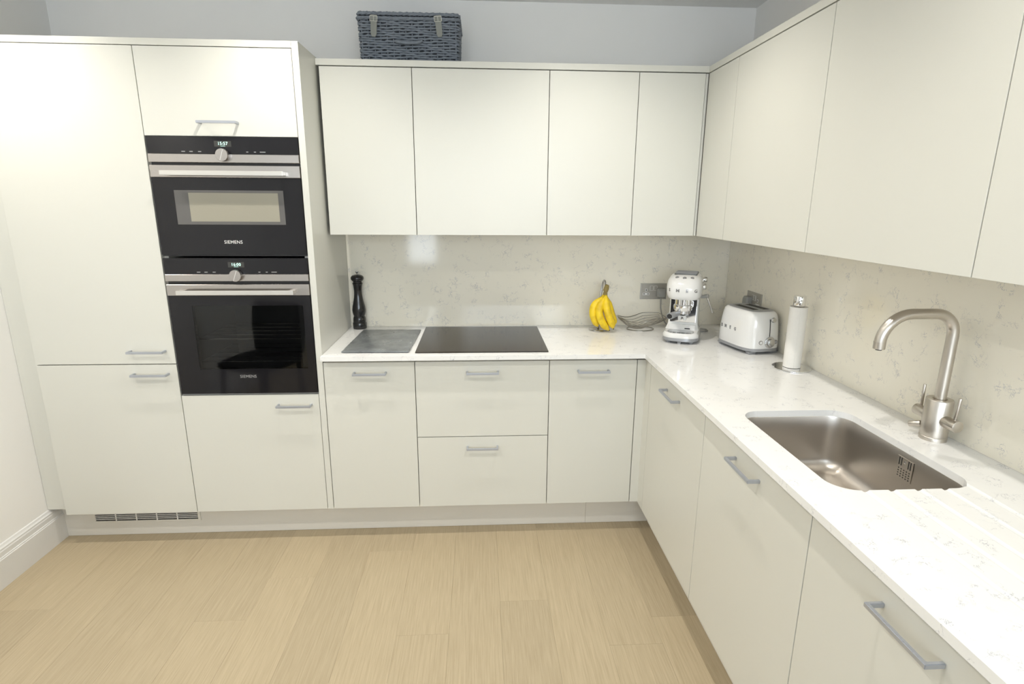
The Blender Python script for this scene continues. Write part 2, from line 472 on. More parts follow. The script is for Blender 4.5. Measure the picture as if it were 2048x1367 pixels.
# ------------------------------------------------------------------ downlights
LAMP_WHERE = ['over the tall fridge', 'over the mill and slate', 'over the corner by the coffee machine', 'nearer row, by the left wall', 'nearer row, middle of the room', 'nearer row, by the sink']
for (lx, ly), wh in zip(LAMPS, LAMP_WHERE):
    t = thing('ceiling_downlight', (lx, ly, ZC - 0.012), 'round recessed ceiling downlight, ' + wh, 'downlight', 'recessed ceiling downlights')
    ring = [(0.034, ZC - 0.003), (0.034, ZC - 0.009), (0.040, ZC - 0.011), (0.046, ZC - 0.006), (0.047, ZC - 0.0005)]
    part('bezel', loft([[(lx + r * math.cos(2 * math.pi * i / 32), ly + r * math.sin(2 * math.pi * i / 32), z) for i in range(32)] for r, z in ring + [ring[0]]], cap0=False, cap1=False), 'white_plastic', t)
    part('lamp_disc', lathe([(0.033, ZC - 0.0045), (0.033, ZC - 0.0005)], lx, ly), 'lamp_glow', t)
    ld = bpy.data.lights.new('downlight_beam', 'SPOT'); ld.energy = LAMP_W; ld.color = LAMP_COL
    ld.spot_size = R(140); ld.spot_blend = 1.0; ld.shadow_soft_size = 0.02
    lo = bpy.data.objects.new('downlight_beam', ld); COL.objects.link(lo); lo.parent = t; lo.location = (0, 0, -0.008)

# ================================================================== CABINETS
def handle_mesh(L=0.15, proj=0.036, h=0.010, d=0.008):
    """bow handle along X, door plane at y=0, centred on origin, projecting to -Y"""
    a = L / 2
    poly = [(-a, 0), (-a, -proj), (a, -proj), (a, 0), (a - d, 0), (a - d, -proj + d), (-a + d, -proj + d), (-a + d, 0)]
    bm = bmesh.new()
    lo = [bm.verts.new((p[0], p[1], -h / 2)) for p in poly]; hi = [bm.verts.new((p[0], p[1], h / 2)) for p in poly]
    for q in ((0, 1, 6, 7), (1, 2, 5, 6), (2, 3, 4, 5)):
        bm.faces.new([lo[i] for i in reversed(q)]); bm.faces.new([hi[i] for i in q])
    for i in range(8):
        j = (i + 1) % 8
        bm.faces.new((lo[i], lo[j], hi[j], hi[i]))
    bmesh.ops.recalc_face_normals(bm, faces=bm.faces[:])
    bmesh.ops.bevel(bm, geom=[e for e in bm.edges if e.calc_length() > 0.002 and not e.is_boundary and len(e.link_faces) == 2 and e.calc_face_angle(0) > 0.5],
                    offset=0.0012, segments=2, affect='EDGES')
    return finish(bm)
def handle(parent, x, z, y=0.0, L=0.15):
    return part('handle', xf(handle_mesh(L), TR(x, y, z)), 'handle_metal', parent, 'silvery metal bow handle')
def handle_r(parent, y, z, x=XRUN, L=0.15):
    return part('handle', xf(handle_mesh(L), TR(x, y, z) @ RZ(-90)), 'handle_metal', parent, 'silvery metal bow handle')
DT = 0.019; G = 0.0016
def door(parent, x0, x1, z0, z1, y=0.0, name='door'):
    return part(name, box(x0 + G, x1 - G, y, y + DT, z0, z1, 0.0012), 'door_lacquer', parent)
def door_r(parent, y0, y1, z0, z1, x=XRUN, name='door'):
    return part(name, box(x, x + DT, y0 + G, y1 - G, z0, z1, 0.0012), 'door_lacquer', parent)
def carcass(parent, x0, x1, y0, y1, z0, z1):
    return part('carcass', box(x0 + 0.0006, x1 - 0.0006, y0, y1, z0, z1), 'carcass', parent)

# ---- tall units
ZTS, ZTT, FS, FL, PL, FSP, OV0, OV1 = 2.126, 2.150, -0.6190, -1.2015, -0.0262, 0.8695, 0.7263, 1.8005
t = thing('tall_fridge_cabinet', ((FL + FS) / 2, 0.3, ZB), 'tall white integrated fridge freezer cabinet, leftmost in the row', 'cabinet', 'tall cabinets')
carcass(t, FL, FS, DT + 0.002, YB - 0.004, ZB, ZTS - 0.002)
d = door(t, FL, FS, FSP + 0.002, ZTS - 0.003); handle(d, -0.728, 0.928)
d = door(t, FL, FS, ZB, FSP - 0.002); handle(d, -0.728, 0.826)
t = thing('tall_oven_cabinet', ((FS + PL) / 2, 0.3, ZB), 'tall white cabinet housing the two black ovens', 'cabinet', 'tall cabinets')
Yc0 = DT + 0.002
part('carcass', box(FS + 0.0006, FS + 0.019, Yc0, YB - 0.004, ZB, ZTS - 0.002), 'carcass', t)
part('carcass', box(PL - 0.019, PL - 0.0006, Yc0, YB - 0.004, ZB, ZTS - 0.002), 'carcass', t)
part('carcass', box(FS + 0.0195, PL - 0.0195, YB - 0.02, YB - 0.004, ZB, ZTS - 0.002), 'carcass', t)
part('carcass', box(FS + 0.0195, PL - 0.0195, Yc0, YB - 0.0205, OV1 + 0.003, ZTS - 0.002), 'carcass', t)
part('carcass', box(FS + 0.0195, PL - 0.0195, Yc0, YB - 0.0205, ZB, OV0 - 0.004), 'carcass', t)
d = door(t, FS, PL, OV1 + 0.001, ZTS - 0.003); handle(d, -0.326, 1.851)
d = door(t, FS, PL, ZB, OV0 - 0.002, name='drawer_front'); handle(d, -0.133, 0.677)
solo('tall_end_panel', box(PL + 0.0004, 0.0, 0.0, YB - 0.004, ZB, ZTT, 0.001), 'door_lacquer', 'tall white end panel on the right side of the oven cabinet', 'panel')
solo('tall_top_panel', box(XL + 0.001, PL - 0.0004, 0.0, YB - 0.004, ZTS, ZTT, 0.001), 'door_lacquer', 'white top panel lying over the fridge and oven cabinets', 'panel')
solo('filler_strip', box(XL + 0.001, FL - 0.0006, 0.022, 0.042, 0.176, ZTS - 0.002, 0.001), 'door_lacquer', 'narrow beige filler strip between left wall and fridge cabinet', 'panel')

# ---- base units along the back wall
BZ0, BZ1 = 0.160, ZW0 - 0.001
t = thing('base_cabinet', (0.2, 0.3, ZB), 'beige base cabinet with one door under the slate board', 'cabinet', 'base cabinets')
carcass(t, 0.0006, 0.4, DT + 0.002, YS - 0.02, BZ0, BZ1)
d = door(t, 0.0012, 0.4, ZB, ZT); handle(d, 0.204, 0.821, L=0.145)
t = thing('drawer_cabinet', (0.7, 0.3, ZB), 'wide beige cabinet with two deep drawers under the black hob', 'cabinet', 'base cabinets')
carcass(t, 0.4, 1.0, DT + 0.002, YS - 0.02, BZ0, BZ1)
d = door(t, 0.4, 1.0, 0.5122, ZT, name='drawer_front'); handle(d, 0.700, 0.820, L=0.145)
d = door(t, 0.4, 1.0, ZB, 0.5085, name='drawer_front'); handle(d, 0.697, 0.460, L=0.145)
t = thing('base_cabinet', (1.2, 0.3, ZB), 'beige base cabinet with one door, last before the inner corner', 'cabinet', 'base cabinets')
carcass(t, 1.0, 1.4, DT + 0.002, YS - 0.02, BZ0, BZ1)
d = door(t, 1.0, 1.4, ZB, ZT); handle(d, 1.199, 0.821, L=0.145)
cp = [(1.4016, 0.0), (XRUN, 0.0), (XRUN, -0.078), (XRUN + DT, -0.078), (XRUN + DT, DT), (1.4016, DT)]
solo('corner_post', prism(cp, 'Z', ZB, ZT), 'door_lacquer', 'beige L-shaped corner post where the two base runs meet', 'panel')

# ---- right run base units
YR = [-0.0785, -0.688, -1.309, -1.929, -2.55]
RB = ['beige base cabinet with one door, nearest the inner corner', 'beige base cabinet with one door below the sink',
      'beige base cabinet with one door below the draining grooves', 'beige base cabinet at the near end of the sink run']
for i in range(4):
    y1, y0 = YR[i], YR[i + 1]
    t = thing('base_cabinet', (1.74, (y0 + y1) / 2, ZB), RB[i], 'cabinet', 'base cabinets')
    zt = 0.66 if i == 1 else BZ1
    part('carcass', box(XRUN + DT + 0.002, XS - 0.02, y0 + 0.0006, y1 - 0.0006, BZ0, zt), 'carcass', t)
    d = door_r(t, y0, y1, ZB, ZT)
    handle_r(d, (-0.375, -0.998, -1.619, -2.24)[i], 0.828)

# ---- plinths
solo('plinth', box(XL + 0.001, 1.2075, 0.084, 0.1, 0.001, 0.1585, 0.0008), 'plinth_satin', 'long beige kick board under the tall and base cabinets', 'plinth', 'kick boards')
solo('plinth', box(1.2083, 1.5222, 0.084, 0.1, 0.001, 0.1585, 0.0008), 'plinth_satin', 'short beige kick board piece in the inner corner', 'plinth', 'kick boards')
solo('plinth', box(1.5228, 1.5388, -2.55, 0.0835, 0.001, 0.1585, 0.0008), 'plinth_satin', 'beige kick board under the sink run on the right', 'plinth', 'kick boards')
# ventilation grille in the plinth
VX0, VX1, VZ0, VZ1, VY = -1.140, -0.652, 0.068, 0.137, 0.0835
t = thing('vent_grille', ((VX0 + VX1) / 2, VY, VZ0), 'slotted metal ventilation grille set in the kick board under the fridge', 'vent')
part('backing', box(VX0 + 0.003, VX1 - 0.003, VY - 0.0012, VY - 0.0004, VZ0 + 0.003, VZ1 - 0.003), 'dark_slot', t)
for b in ((VX0, VX1, VZ0, VZ0 + 0.009), (VX0, VX1, VZ1 - 0.006, VZ1), (VX0, VX0 + 0.006, VZ0 + 0.009, VZ1 - 0.006), (VX1 - 0.012, VX1, VZ0 + 0.009, VZ1 - 0.006)):
    part('frame', box(b[0], b[1], VY - 0.005, VY - 0.0002, b[2], b[3], 0.0006, 1), 'plinth_satin', t)
ns = 6
for k in range(1, ns):
    z = VZ0 + 0.009 + (VZ1 - VZ0 - 0.015) * k / ns
    part('slat', box(VX0 + 0.006, VX1 - 0.012, VY - 0.0046, VY - 0.0014, z - 0.0017, z + 0.0017), 'skirting_gloss', t)
for k in range(1, 5):
    xx = VX0 + 0.006 + (VX1 - VX0 - 0.018) * k / 5
    part('divider', box(xx - 0.003, xx + 0.003, VY - 0.0058, VY - 0.0048, VZ0 + 0.009, VZ1 - 0.006), 'skirting_gloss', t)

# ---- wall cabinets
UB = [0.0125, 0.405, 1.0015, 1.3985, 1.6965]
UL = ['white wall cabinet beside the tall end panel', 'wide white wall cabinet above the black hob', 'white wall cabinet above the bananas', 'narrow white wall cabinet left of the inner corner']
for i in range(4):
    t = thing('wall_cabinet', ((UB[i] + UB[i + 1]) / 2, 0.4, ZWB), UL[i], 'cabinet', 'wall cabinets')
    carcass(t, UB[i], UB[i + 1], YW + DT + 0.002, YB - 0.004, ZWB + 0.001, ZWT)
    door(t, UB[i], UB[i + 1], ZWB, ZWT - 0.003, YW)
UR = [YW - 0.002, -0.070, -0.685, -1.301, -1.916]
UL2 = ['narrow white wall cabinet right of the inner corner', 'white wall cabinet on the right wall above the toaster', 'white wall cabinet on the right wall above the tap and sink', 'white wall cabinet cut off by the right edge of the photo']
for i in range(4):
    y1, y0 = UR[i], UR[i + 1]
    t = thing('wall_cabinet', (1.88, (y0 + y1) / 2, ZWB), UL2[i], 'cabinet', 'wall cabinets')
    part('carcass', box(XW + DT + 0.002, XR - 0.004, y0 + 0.0006, y1 - 0.0006, ZWB + 0.001, ZWT), 'carcass', t)
    door_r(t, y0, y1, ZWB, ZWT - 0.003, XW)
    if i == 0:
        part('carcass', box(XW + 0.004, XR - 0.004, YW + 0.002, YB - 0.004, ZWB + 0.001, ZWT), 'carcass', t)
solo('wall_filler', box(UB[4] + 0.001, XW - 0.001, YW + 0.004, YW + 0.02, ZWB, ZWT - 0.003), 'door_lacquer', 'thin white filler in the inner corner of the wall cabinets', 'panel')
ZK0, ZK1 = 2.1165, 2.142
solo('top_panel', box(0.0012, XW - 0.0004, YW, YB - 0.004, ZK0, ZK1, 0.001), 'door_lacquer', 'white top panel on the back wall cabinets under the basket', 'panel', 'wall cabinet top panels')
solo('top_panel', box(XW, XR - 0.004, -1.916, YB - 0.004, ZK0, ZK1, 0.001), 'door_lacquer', 'white top panel on the right-hand wall cabinets', 'panel', 'wall cabinet top panels')

# ================================================================== WORKTOP, SPLASHBACK
XE, YE = 1.423, -0.034
SX0, SX1, SY0, SY1, SR = 1.522, 1.874, -1.263, -0.745, 0.062
outl = [(0.001, YE), (XE, YE), (XE, -2.55), (XS + 0.018, -2.55), (XS + 0.018, YS + 0.014), (0.001, YS + 0.014)]
top = prism(outl, 'Z', ZW0, ZW)
cut = [loft([rrect(SX0, SX1, SY0, SY1, SR, ZW0 - 0.02, 10), rrect(SX0, SX1, SY0, SY1, SR, ZW + 0.02, 10)])]
for gx in (1.590, 1.655, 1.720, 1.786, 1.852):
    cut.append(tube([(gx, SY0 + 0.03, ZW + 0.0062), (gx, -1.72, ZW + 0.0094), (gx, -1.76, ZW + 0.013)], 0.0112, 16))
top = boolean(top, cut)
for p in top.polygons: p.use_smooth = False
wt = solo('worktop', top, 'quartz_top', 'white veined quartz worktop running round the corner', 'worktop')
solo('splashback', box(0.001, XS - 0.0005, YS, YS + 0.0145, ZW + 0.0005, ZWB), 'quartz_splash_shaded', 'veined quartz splashback behind the hob, beige shade painted in', 'splashback', 'quartz splashbacks')
solo('splashback', box(XS, XS + 0.0185, -2.55, YS + 0.0145, ZW + 0.0005, ZWB), 'quartz_splash_shaded', 'veined quartz splashback behind the sink, beige shade painted in', 'splashback', 'quartz splashbacks')

# ---- sink
t = thing('sink', ((SX0 + SX1) / 2, (SY0 + SY1) / 2, 0.68), 'brushed steel undermounted sink bowl in the right-hand worktop', 'sink')
bx0, bx1, by0, by1 = SX0 - 0.002, SX1 + 0.002, SY0 - 0.002, SY1 + 0.002
rings = [rrect(bx0 - 0.02, bx1 + 0.02, by0 - 0.02, by1 + 0.02, SR + 0.02, ZW0 - 0.001, 10), rrect(bx0 - 0.001, bx1 + 0.001, by0 - 0.001, by1 + 0.001, SR + 0.001, ZW0 - 0.001, 10)]
depth = 0.185; fr = 0.045; zb = ZW0 - depth
for z in (ZW0 - 0.004, ZW0 - 0.05, ZW0 - 0.1, zb + fr):
    s = (ZW0 - z) * 0.03
    rings.append(rrect(bx0 + s, bx1 - s, by0 + s, by1 - s, SR, z, 10))
s0 = (depth - fr) * 0.03
for k in range(1, 9):
    a = R(90 * k / 8); s = s0 + fr * (1 - math.cos(a)); z = zb + fr * (1 - math.sin(a))
    rings.append(rrect(bx0 + s, bx1 - s, by0 + s, by1 - s, max(SR - fr * (1 - math.cos(a)), 0.018), z, 10))
cx, cy = (bx0 + bx1) / 2, (by0 + by1) / 2
last = rings[-1]
for f_ in (0.6, 0.3, 0.12):
    rings.append([(cx + (p[0] - cx) * f_, cy + (p[1] - cy) * f_, zb - 0.006 * (1 - f_)) for p in last])
part('bowl', loft(rings, cap0=False, cap1=True, angle=60), 'sink_steel', t)
w = part('waste', lathe([(0.002, zb - 0.0005), (0.034, zb - 0.0005), (0.040, zb - 0.003), (0.040, zb - 0.0075)], cx, cy), 'satin_chrome', t)
part('waste_plug', lathe([(0.001, zb + 0.0015), (0.018, zb + 0.001), (0.02, zb - 0.0003)], cx, cy), 'chrome', w)
ox = bx1 - 0.0016
ov = part('overflow_plate', box(ox - 0.0022, ox - 0.0005, -1.062, -1.004, 0.806, 0.868, 0.0006, 1), 'sink_steel', t)
for yy in (-1.012, -1.020, -1.046, -1.054):
    part('overflow_slot', box(ox - 0.0026, ox - 0.0021, yy - 0.0018, yy + 0.0018, 0.842, 0.865), 'dark_slot', ov)
part('overflow_screw', xf(lathe([(0.004, 0), (0.004, 0.001), (0.002, 0.0016)], n=12), TR(ox - 0.0024, -1.033, 0.856) @ RY(-90)), 'chrome', ov)
ms = []
for r_ in range(4):
    for c_ in range(5):
        ms.append(box(ox - 0.0025, ox - 0.0021, -1.053 + c_ * 0.010 - 0.002, -1.053 + c_ * 0.010 + 0.002, 0.811 + r_ * 0.0073 - 0.0017, 0.811 + r_ * 0.0073 + 0.0017))
part('overflow_holes', merge(*ms), 'dark_slot', ov)

# ---- tap
TX, TY = 1.985, -0.98
t = thing('kitchen_tap', (TX, TY, ZW), 'brushed steel kitchen tap with square swan neck spout beside the sink', 'tap')
part('body', lathe([(0.034, ZW), (0.034, ZW + 0.009), (0.0335, ZW + 0.0105), (0.0325, ZW + 0.0115), (0.0325, ZW + 0.0125), (0.0335, ZW + 0.0135), (0.0335, ZW + 0.118), (0.032, ZW + 0.1205), (0.018, ZW + 0.1205), (0.016, ZW + 0.117)], TX, TY, 40), 'tap_steel', t)
pts = [(TX, TY, ZW + 0.11), (TX, TY, 1.205)]
rb = 0.058; zt = 1.268
for k in range(1, 10):
    a = R(90 * k / 9); pts.append((TX - rb + rb * math.cos(a), TY, zt - rb + rb * math.sin(a)))
rb2 = 0.082; xe = 1.780
for k in range(0, 10):
    a = R(90 * k / 9); pts.append((xe + rb2 - rb2 * math.sin(a), TY, zt - rb2 + rb2 * math.cos(a)))
pts.append((xe, TY, 1.1845))
part('spout', tube(pts, 0.0145, 20), 'tap_steel', t)
nz = part('nozzle', tube([(xe, TY, 1.1915), (xe, TY, 1.172), (xe, TY, 1.1715)], [0.0150, 0.0150, 0.014], 20), 'tap_steel', t)
part('aerator', tube([(xe, TY, 1.1715), (xe, TY, 1.168)], 0.008, 14), 'dark_slot', nz)
for s in (-1, 1):
    y0, y1 = TY + s * 0.030, TY + s * 0.074
    v = part('valve', cyl((TX, y0, 0.968), (TX, y1, 0.968), 0.0165, 24, 0.001), 'tap_steel', t)
    part('lever', cyl((TX, TY + s * 0.060, 0.982), (TX + 0.002, TY + s * 0.063, 1.047), 0.0042, 12, 0.0008), 'tap_steel', v)
part('body_stub', cyl((TX - 0.02, TY + 0.026, 0.940), (TX - 0.034, TY + 0.052, 0.930), 0.009, 16, 0.001), 'tap_steel', t)  # small stub low on the tap body

# ================================================================== OVENS
OX0, OX1 = FS + 0.006, PL - 0.003
def oven(name, label, zc, zs1, zs0, zd1, zd0, zbot, clock, mic):
    t = thing(name, ((OX0 + OX1) / 2, 0.2, zbot), label, 'oven', 'built-in ovens')
    mx = (OX0 + OX1) / 2
    y = -0.003
    # body / cavity
    if mic:
        part('housing', box(OX0 + 0.016, OX1 - 0.017, 0.024, 0.5, zbot + 0.006, zc - 0.003), 'black_trim', t)
    else:
        part('housing', box(OX0 + 0.016, OX1 - 0.017, 0.47, 0.5, zbot + 0.006, zc - 0.003), 'cavity_enamel', t)
        part('housing', box(OX0 + 0.016, OX1 - 0.017, 0.024, 0.469, zd0 - 0.01, zc - 0.003), 'black_trim', t)
        part('cavity_floor', box(OX0 + 0.016, OX1 - 0.017, 0.024, 0.469, zbot + 0.006, zbot + 0.06), 'cavity_enamel', t)
        part('cavity_side', box(OX0 + 0.016, OX0 + 0.06, 0.024, 0.469, zbot + 0.061, zd0 - 0.011), 'cavity_enamel', t)
        part('cavity_side', box(OX1 - 0.061, OX1 - 0.017, 0.024, 0.469, zbot + 0.061, zd0 - 0.011), 'cavity_enamel', t)
        for rz_ in (0.965, 0.862):
            a, b = OX0 + 0.062, OX1 - 0.063
            part('rack', merge(*[tube([(a, yy, rz_), (b, yy, rz_)], 0.0022, 6) for yy in (0.06, 0.14, 0.22, 0.3, 0.38)],
                 *[tube([(xx, 0.06, rz_ - 0.002), (xx, 0.38, rz_ - 0.002)], 0.002, 6) for xx in (a + 0.004, b - 0.004)]), 'satin_chrome', t)
    # control panel
    cpn = part('control_panel', box(OX0, OX1, y, 0.022, zs1, zc, 0.0008, 1), 'black_glass', t)
    zdis = (zs1 * 0.42 + zc * 0.58) + 0.001
    part('display', box(mx - 0.033, mx + 0.033, y - 0.0006, y - 0.0001, zdis - 0.011, zdis + 0.011), 'display_black', cpn)
    part('clock_digits', xf(text_mesh(clock, 0.0170, 0.0002, 1.06, 0.0), TR(mx, y - 0.001, zdis + 0.0005)), 'digit_glow', cpn)
    part('clock_caption', merge(box(mx - 0.009, mx + 0.009, y - 0.0011, y - 0.0007, zdis - 0.0092, zdis - 0.0085)), 'digit_glow', cpn)
    kz = zs1 - 0.004
    kn = part('knob', xf(lathe([(0.024, 0), (0.0245, 0.002), (0.0245, 0.018), (0.0235, 0.0195), (0.001, 0.0195)], n=40), TR(mx, y - 0.0045, kz) @ RX(90)), 'oven_steel', t)
    part('knob_mark', xf(box(-0.0008, 0.0008, -0.0004, 0.0004, -0.022, 0.022), TR(mx, y - 0.0243, kz) @ RY(20)), 'print_white', kn)
    for i, (dx, w_) in enumerate(((-0.155, 0.014), (-0.125, 0.013), (-0.092, 0.012), (0.092, 0.008), (0.122, 0.008), (0.152, 0.022))):
        part('panel_icon', box(mx + dx - w_ / 2, mx + dx + w_ / 2, y - 0.0004, y - 0.0001, zs1 + 0.0075, zs1 + 0.0105), 'print_grey', cpn)
    part('control_trim', box(OX0, OX1, y - 0.0035, 0.02, zs0, zs1 - 0.0005, 0.001, 1), 'oven_steel', t)
    part('recess', box(OX0 + 0.004, OX1 - 0.004, 0.006, 0.022, zd1 + 0.0003, zs0 - 0.0003), 'black_trim', t)
    # door
    dr = part('door_trim', box(OX0, OX1, y - 0.0035, 0.02, zd0, zd1, 0.001, 1), 'oven_steel', t)
    if mic: wx0, wx1, wz0, wz1 = -0.533, -0.103, 1.460, 1.595
    else: wx0, wx1, wz0, wz1 = -0.522, -0.062, 0.845, 1.124
    zg = zd0 - 0.0006
    zlow = zbot + 0.0005
    for b in ((OX0, wx0, zlow, zg), (wx1, OX1, zlow, zg), (wx0, wx1, zlow, wz0), (wx0, wx1, wz1, zg)):
        part('door_glass', box(b[0], b[1], y, 0.02, b[2], b[3]), 'black_glass', t)
    if mic:
        part('door_window', box(wx0, wx1, y + 0.0002, 0.018, wz0, wz1), 'window_frame_grey', t)
        part('window_screen', box(wx0 + 0.055, wx1 - 0.022, y - 0.0004, y - 0.0001, wz0 + 0.012, wz1 - 0.010), 'microwave_screen', t)
    else:
        part('door_window', box(wx0, wx1, y + 0.0002, y + 0.0042, wz0, wz1), 'oven_pane', t)
    hz = zd0 + 0.0125 + (0.004 if mic else 0.006)
    h0, h1 = mx - 0.236, mx + 0.236
    hb = part('door_handle', box(h0, h1, -0.048, -0.036, hz - 0.0105, hz + 0.0075, 0.0015), 'handle_alu', t)
    for xx in (h0 + 0.010, h1 - 0.010):
        part('handle_mount', box(xx - 0.010, xx + 0.010, -0.036, -0.0066, hz - 0.008, hz + 0.006, 0.001), 'handle_alu', hb)
    part('lettering', xf(text_mesh('SIEMENS', 0.0190 if mic else 0.0180, 0.0002, 1.06, 0.00005), TR(mx, y - 0.0004, 1.389 if mic else 0.811)), 'print_white' if mic else 'print_grey', t)
    part('bottom_trim', box(OX0, OX1, 0.004, 0.022, zbot - 0.0055, zbot - 0.0003), 'base_grey' if not mic else 'black_trim', t)
    return t
oven('compact_oven', 'upper black compact oven with pale window and clock reading 15:57', 1.7995, 1.734, 1.702, 1.691, 1.645, 1.3375, '15:57', True)
oven('built_in_oven', 'lower tall black oven with clock reading 16:00', 1.3235, 1.257, 1.228, 1.2145, 1.168, 0.7330, '16:00', False)

# ================================================================== ON THE WORKTOP
# hob
t = thing('induction_hob', (0.7, 0.28, ZW), 'flat dark glass induction hob set on the worktop', 'hob')
part('glass', box(0.402, 0.996, 0.014, 0.540, ZW + 0.0012, ZW + 0.0055, 0.001), 'hob_glass', t)
part('edge_seal', box(0.407, 0.991, 0.019, 0.535, ZW + 0.0002, ZW + 0.0011), 'black_trim', t)
# slate board
t = thing('slate_board', (0.230, 0.248, ZW), 'grey slate serving board left of the hob', 'board', rz=-1.2)
def slate_ring(z, ins, seed):
    rnd = random.Random(seed); out = []
    hx, hy = 0.149 - ins, 0.225 - ins
    for (ax, ay), (bx, by) in (((-hx, -hy), (hx, -hy)), ((hx, -hy), (hx, hy)), ((hx, hy), (-hx, hy)), ((-hx, hy), (-hx, -hy))):
        n = 18
        for i in range(n):
            f_ = i / n; j = 0 if i in (0,) else 1
            out.append((ax + (bx - ax) * f_ + rnd.uniform(-1, 1) * 0.0011 * j, ay + (by - ay) * f_ + rnd.uniform(-1, 1) * 0.0011 * j, z))
    return out
part('slab', loft([slate_ring(0.0024, 0.004, 1), slate_ring(0.0036, 0.001, 2), slate_ring(0.0065, 0.0005, 3), slate_ring(0.0085, 0.005, 4)], angle=25), 'slate', t)
for sx in (-0.11, 0.11):
    for sy in (-0.18, 0.18):
        part('foot_pad', xf(lathe([(0.008, 0.0001), (0.008, 0.0023)], n=14), TR(sx, sy, 0)), 'black_trim', t)
# pepper mill
MXc, MYc = 0.056, 0.538
t = thing('pepper_mill', (MXc, MYc, ZW), 'tall turned black pepper mill beside the tall end panel', 'mill')
pr_ = [(0.0335, 0), (0.0352, 0.003), (0.0352, 0.030), (0.0335, 0.034), (0.0318, 0.036), (0.0330, 0.039), (0.0320, 0.055), (0.0295, 0.064), (0.0275, 0.067), (0.0305, 0.074), (0.0340, 0.088), (0.0348, 0.100), (0.0325, 0.118),
       (0.0270, 0.142), (0.0225, 0.165), (0.0205, 0.185), (0.0203, 0.205), (0.0225, 0.226), (0.0250, 0.236), (0.0262, 0.238), (0.0262, 0.241), (0.0235, 0.243)]
part('body', lathe([(r, z + ZW + 0.0002) for r, z in pr_], MXc, MYc, 40, 50), 'mill_black', t)
hp = [(0.0225, 0.2435), (0.0225, 0.250), (0.0300, 0.256), (0.0335, 0.264), (0.0325, 0.273), (0.0260, 0.280), (0.0130, 0.2845), (0.004, 0.286)]
hd = part('head', lathe([(r, z + ZW) for r, z in hp], MXc, MYc, 40, 50), 'mill_black', t)
part('finial', lathe([(r, z + ZW) for r, z in ((0.0035, 0.2855), (0.0035, 0.291), (0.0055, 0.293), (0.009, 0.299), (0.0088, 0.301), (0.002, 0.302))], MXc, MYc, 20), 'satin_chrome', hd)

# banana stand
BX, BY = 1.314, 0.467
t = thing('banana_stand', (BX, BY, ZW), 'chrome banana stand with round foot on the worktop', 'stand')
part('foot', lathe([(0.048, ZW + 0.0003), (0.050, ZW + 0.002), (0.049, ZW + 0.005), (0.030, ZW + 0.009), (0.010, ZW + 0.014), (0.002, ZW + 0.015)], BX, BY, 40, 60), 'satin_chrome', t)
part('pole', tube(catmull([(BX, BY, ZW + 0.012), (BX + 0.001, BY, ZW + 0.10), (BX + 0.008, BY + 0.004, ZW + 0.19), (BX + 0.014, BY + 0.004, ZW + 0.24), (BX + 0.018, BY - 0.004, ZW + 0.262), (BX + 0.021, BY - 0.02, ZW + 0.262), (BX + 0.022, BY - 0.030, ZW + 0.246), (BX + 0.022, BY - 0.034, ZW + 0.236)], 6), [0.0072 - 0.003 * min(1, i / 26) for i in range(43)], 10), 'satin_chrome', t)
# bananas
t = thing('banana_bunch', (1.33, 0.44, ZW), 'bunch of ripe yellow bananas hanging from the chrome stand', 'bananas')
crown = Vector((1.338, 0.428, 1.128))
bn = [((-0.020, -0.008, -0.046), (-0.060, -0.016, -0.085), (-0.066, -0.020, -0.127), (-0.052, -0.018, -0.166), (-0.036, -0.012, -0.194)),
      ((-0.010, -0.018, -0.048), (-0.036, -0.034, -0.090), (-0.036, -0.041, -0.133), (-0.013, -0.040, -0.178), (0.017, -0.034, -0.209)),
      ((-0.003, -0.022, -0.046), (-0.003, -0.042, -0.088), (0.009, -0.049, -0.130), (0.027, -0.046, -0.170), (0.038, -0.040, -0.199)),
      ((0.004, -0.004, -0.050), (0.018, -0.008, -0.092), (0.031, -0.010, -0.132), (0.043, -0.012, -0.166), (0.046, -0.016, -0.190))]
for q in bn:
    path = catmull([crown] + [crown + Vector(v) for v in q], 6); n = len(path)
    rad = []
    for i in range(n):
        f_ = i / (n - 1)
        if f_ < 0.16: rr = 0.0062 + 0.002 * f_
        else: rr = 0.0072 + 0.0136 * min(1, (f_ - 0.16) / 0.16) ** 0.8
        if f_ > 0.78: rr *= max(0.22, 1 - ((f_ - 0.78) / 0.22) ** 2 * 0.8)
        rad.append(rr)
    k0 = 5
    b_ = part('banana', tube(path[k0 - 1:], rad[k0 - 1:], 7), 'banana_skin', t)
    smooth(b_.data, 80)
    part('banana_tip', tube([path[-1], path[-1] + (path[-1] - path[-2]).normalized() * 0.006], [0.0040, 0.003], 7), 'banana_tip', b_)
    part('stalk', tube(path[:k0], rad[:k0], 7), 'banana_stem', b_)
part('crown', tube([crown + Vector((-0.004, -0.003, -0.012)), crown + Vector((0.002, 0, 0.002)), crown + Vector((0.006, 0.003, 0.018)), crown + Vector((0.007, 0.003, 0.021))], [0.013, 0.0135, 0.0105, 0.008], 8), 'banana_stem', t)

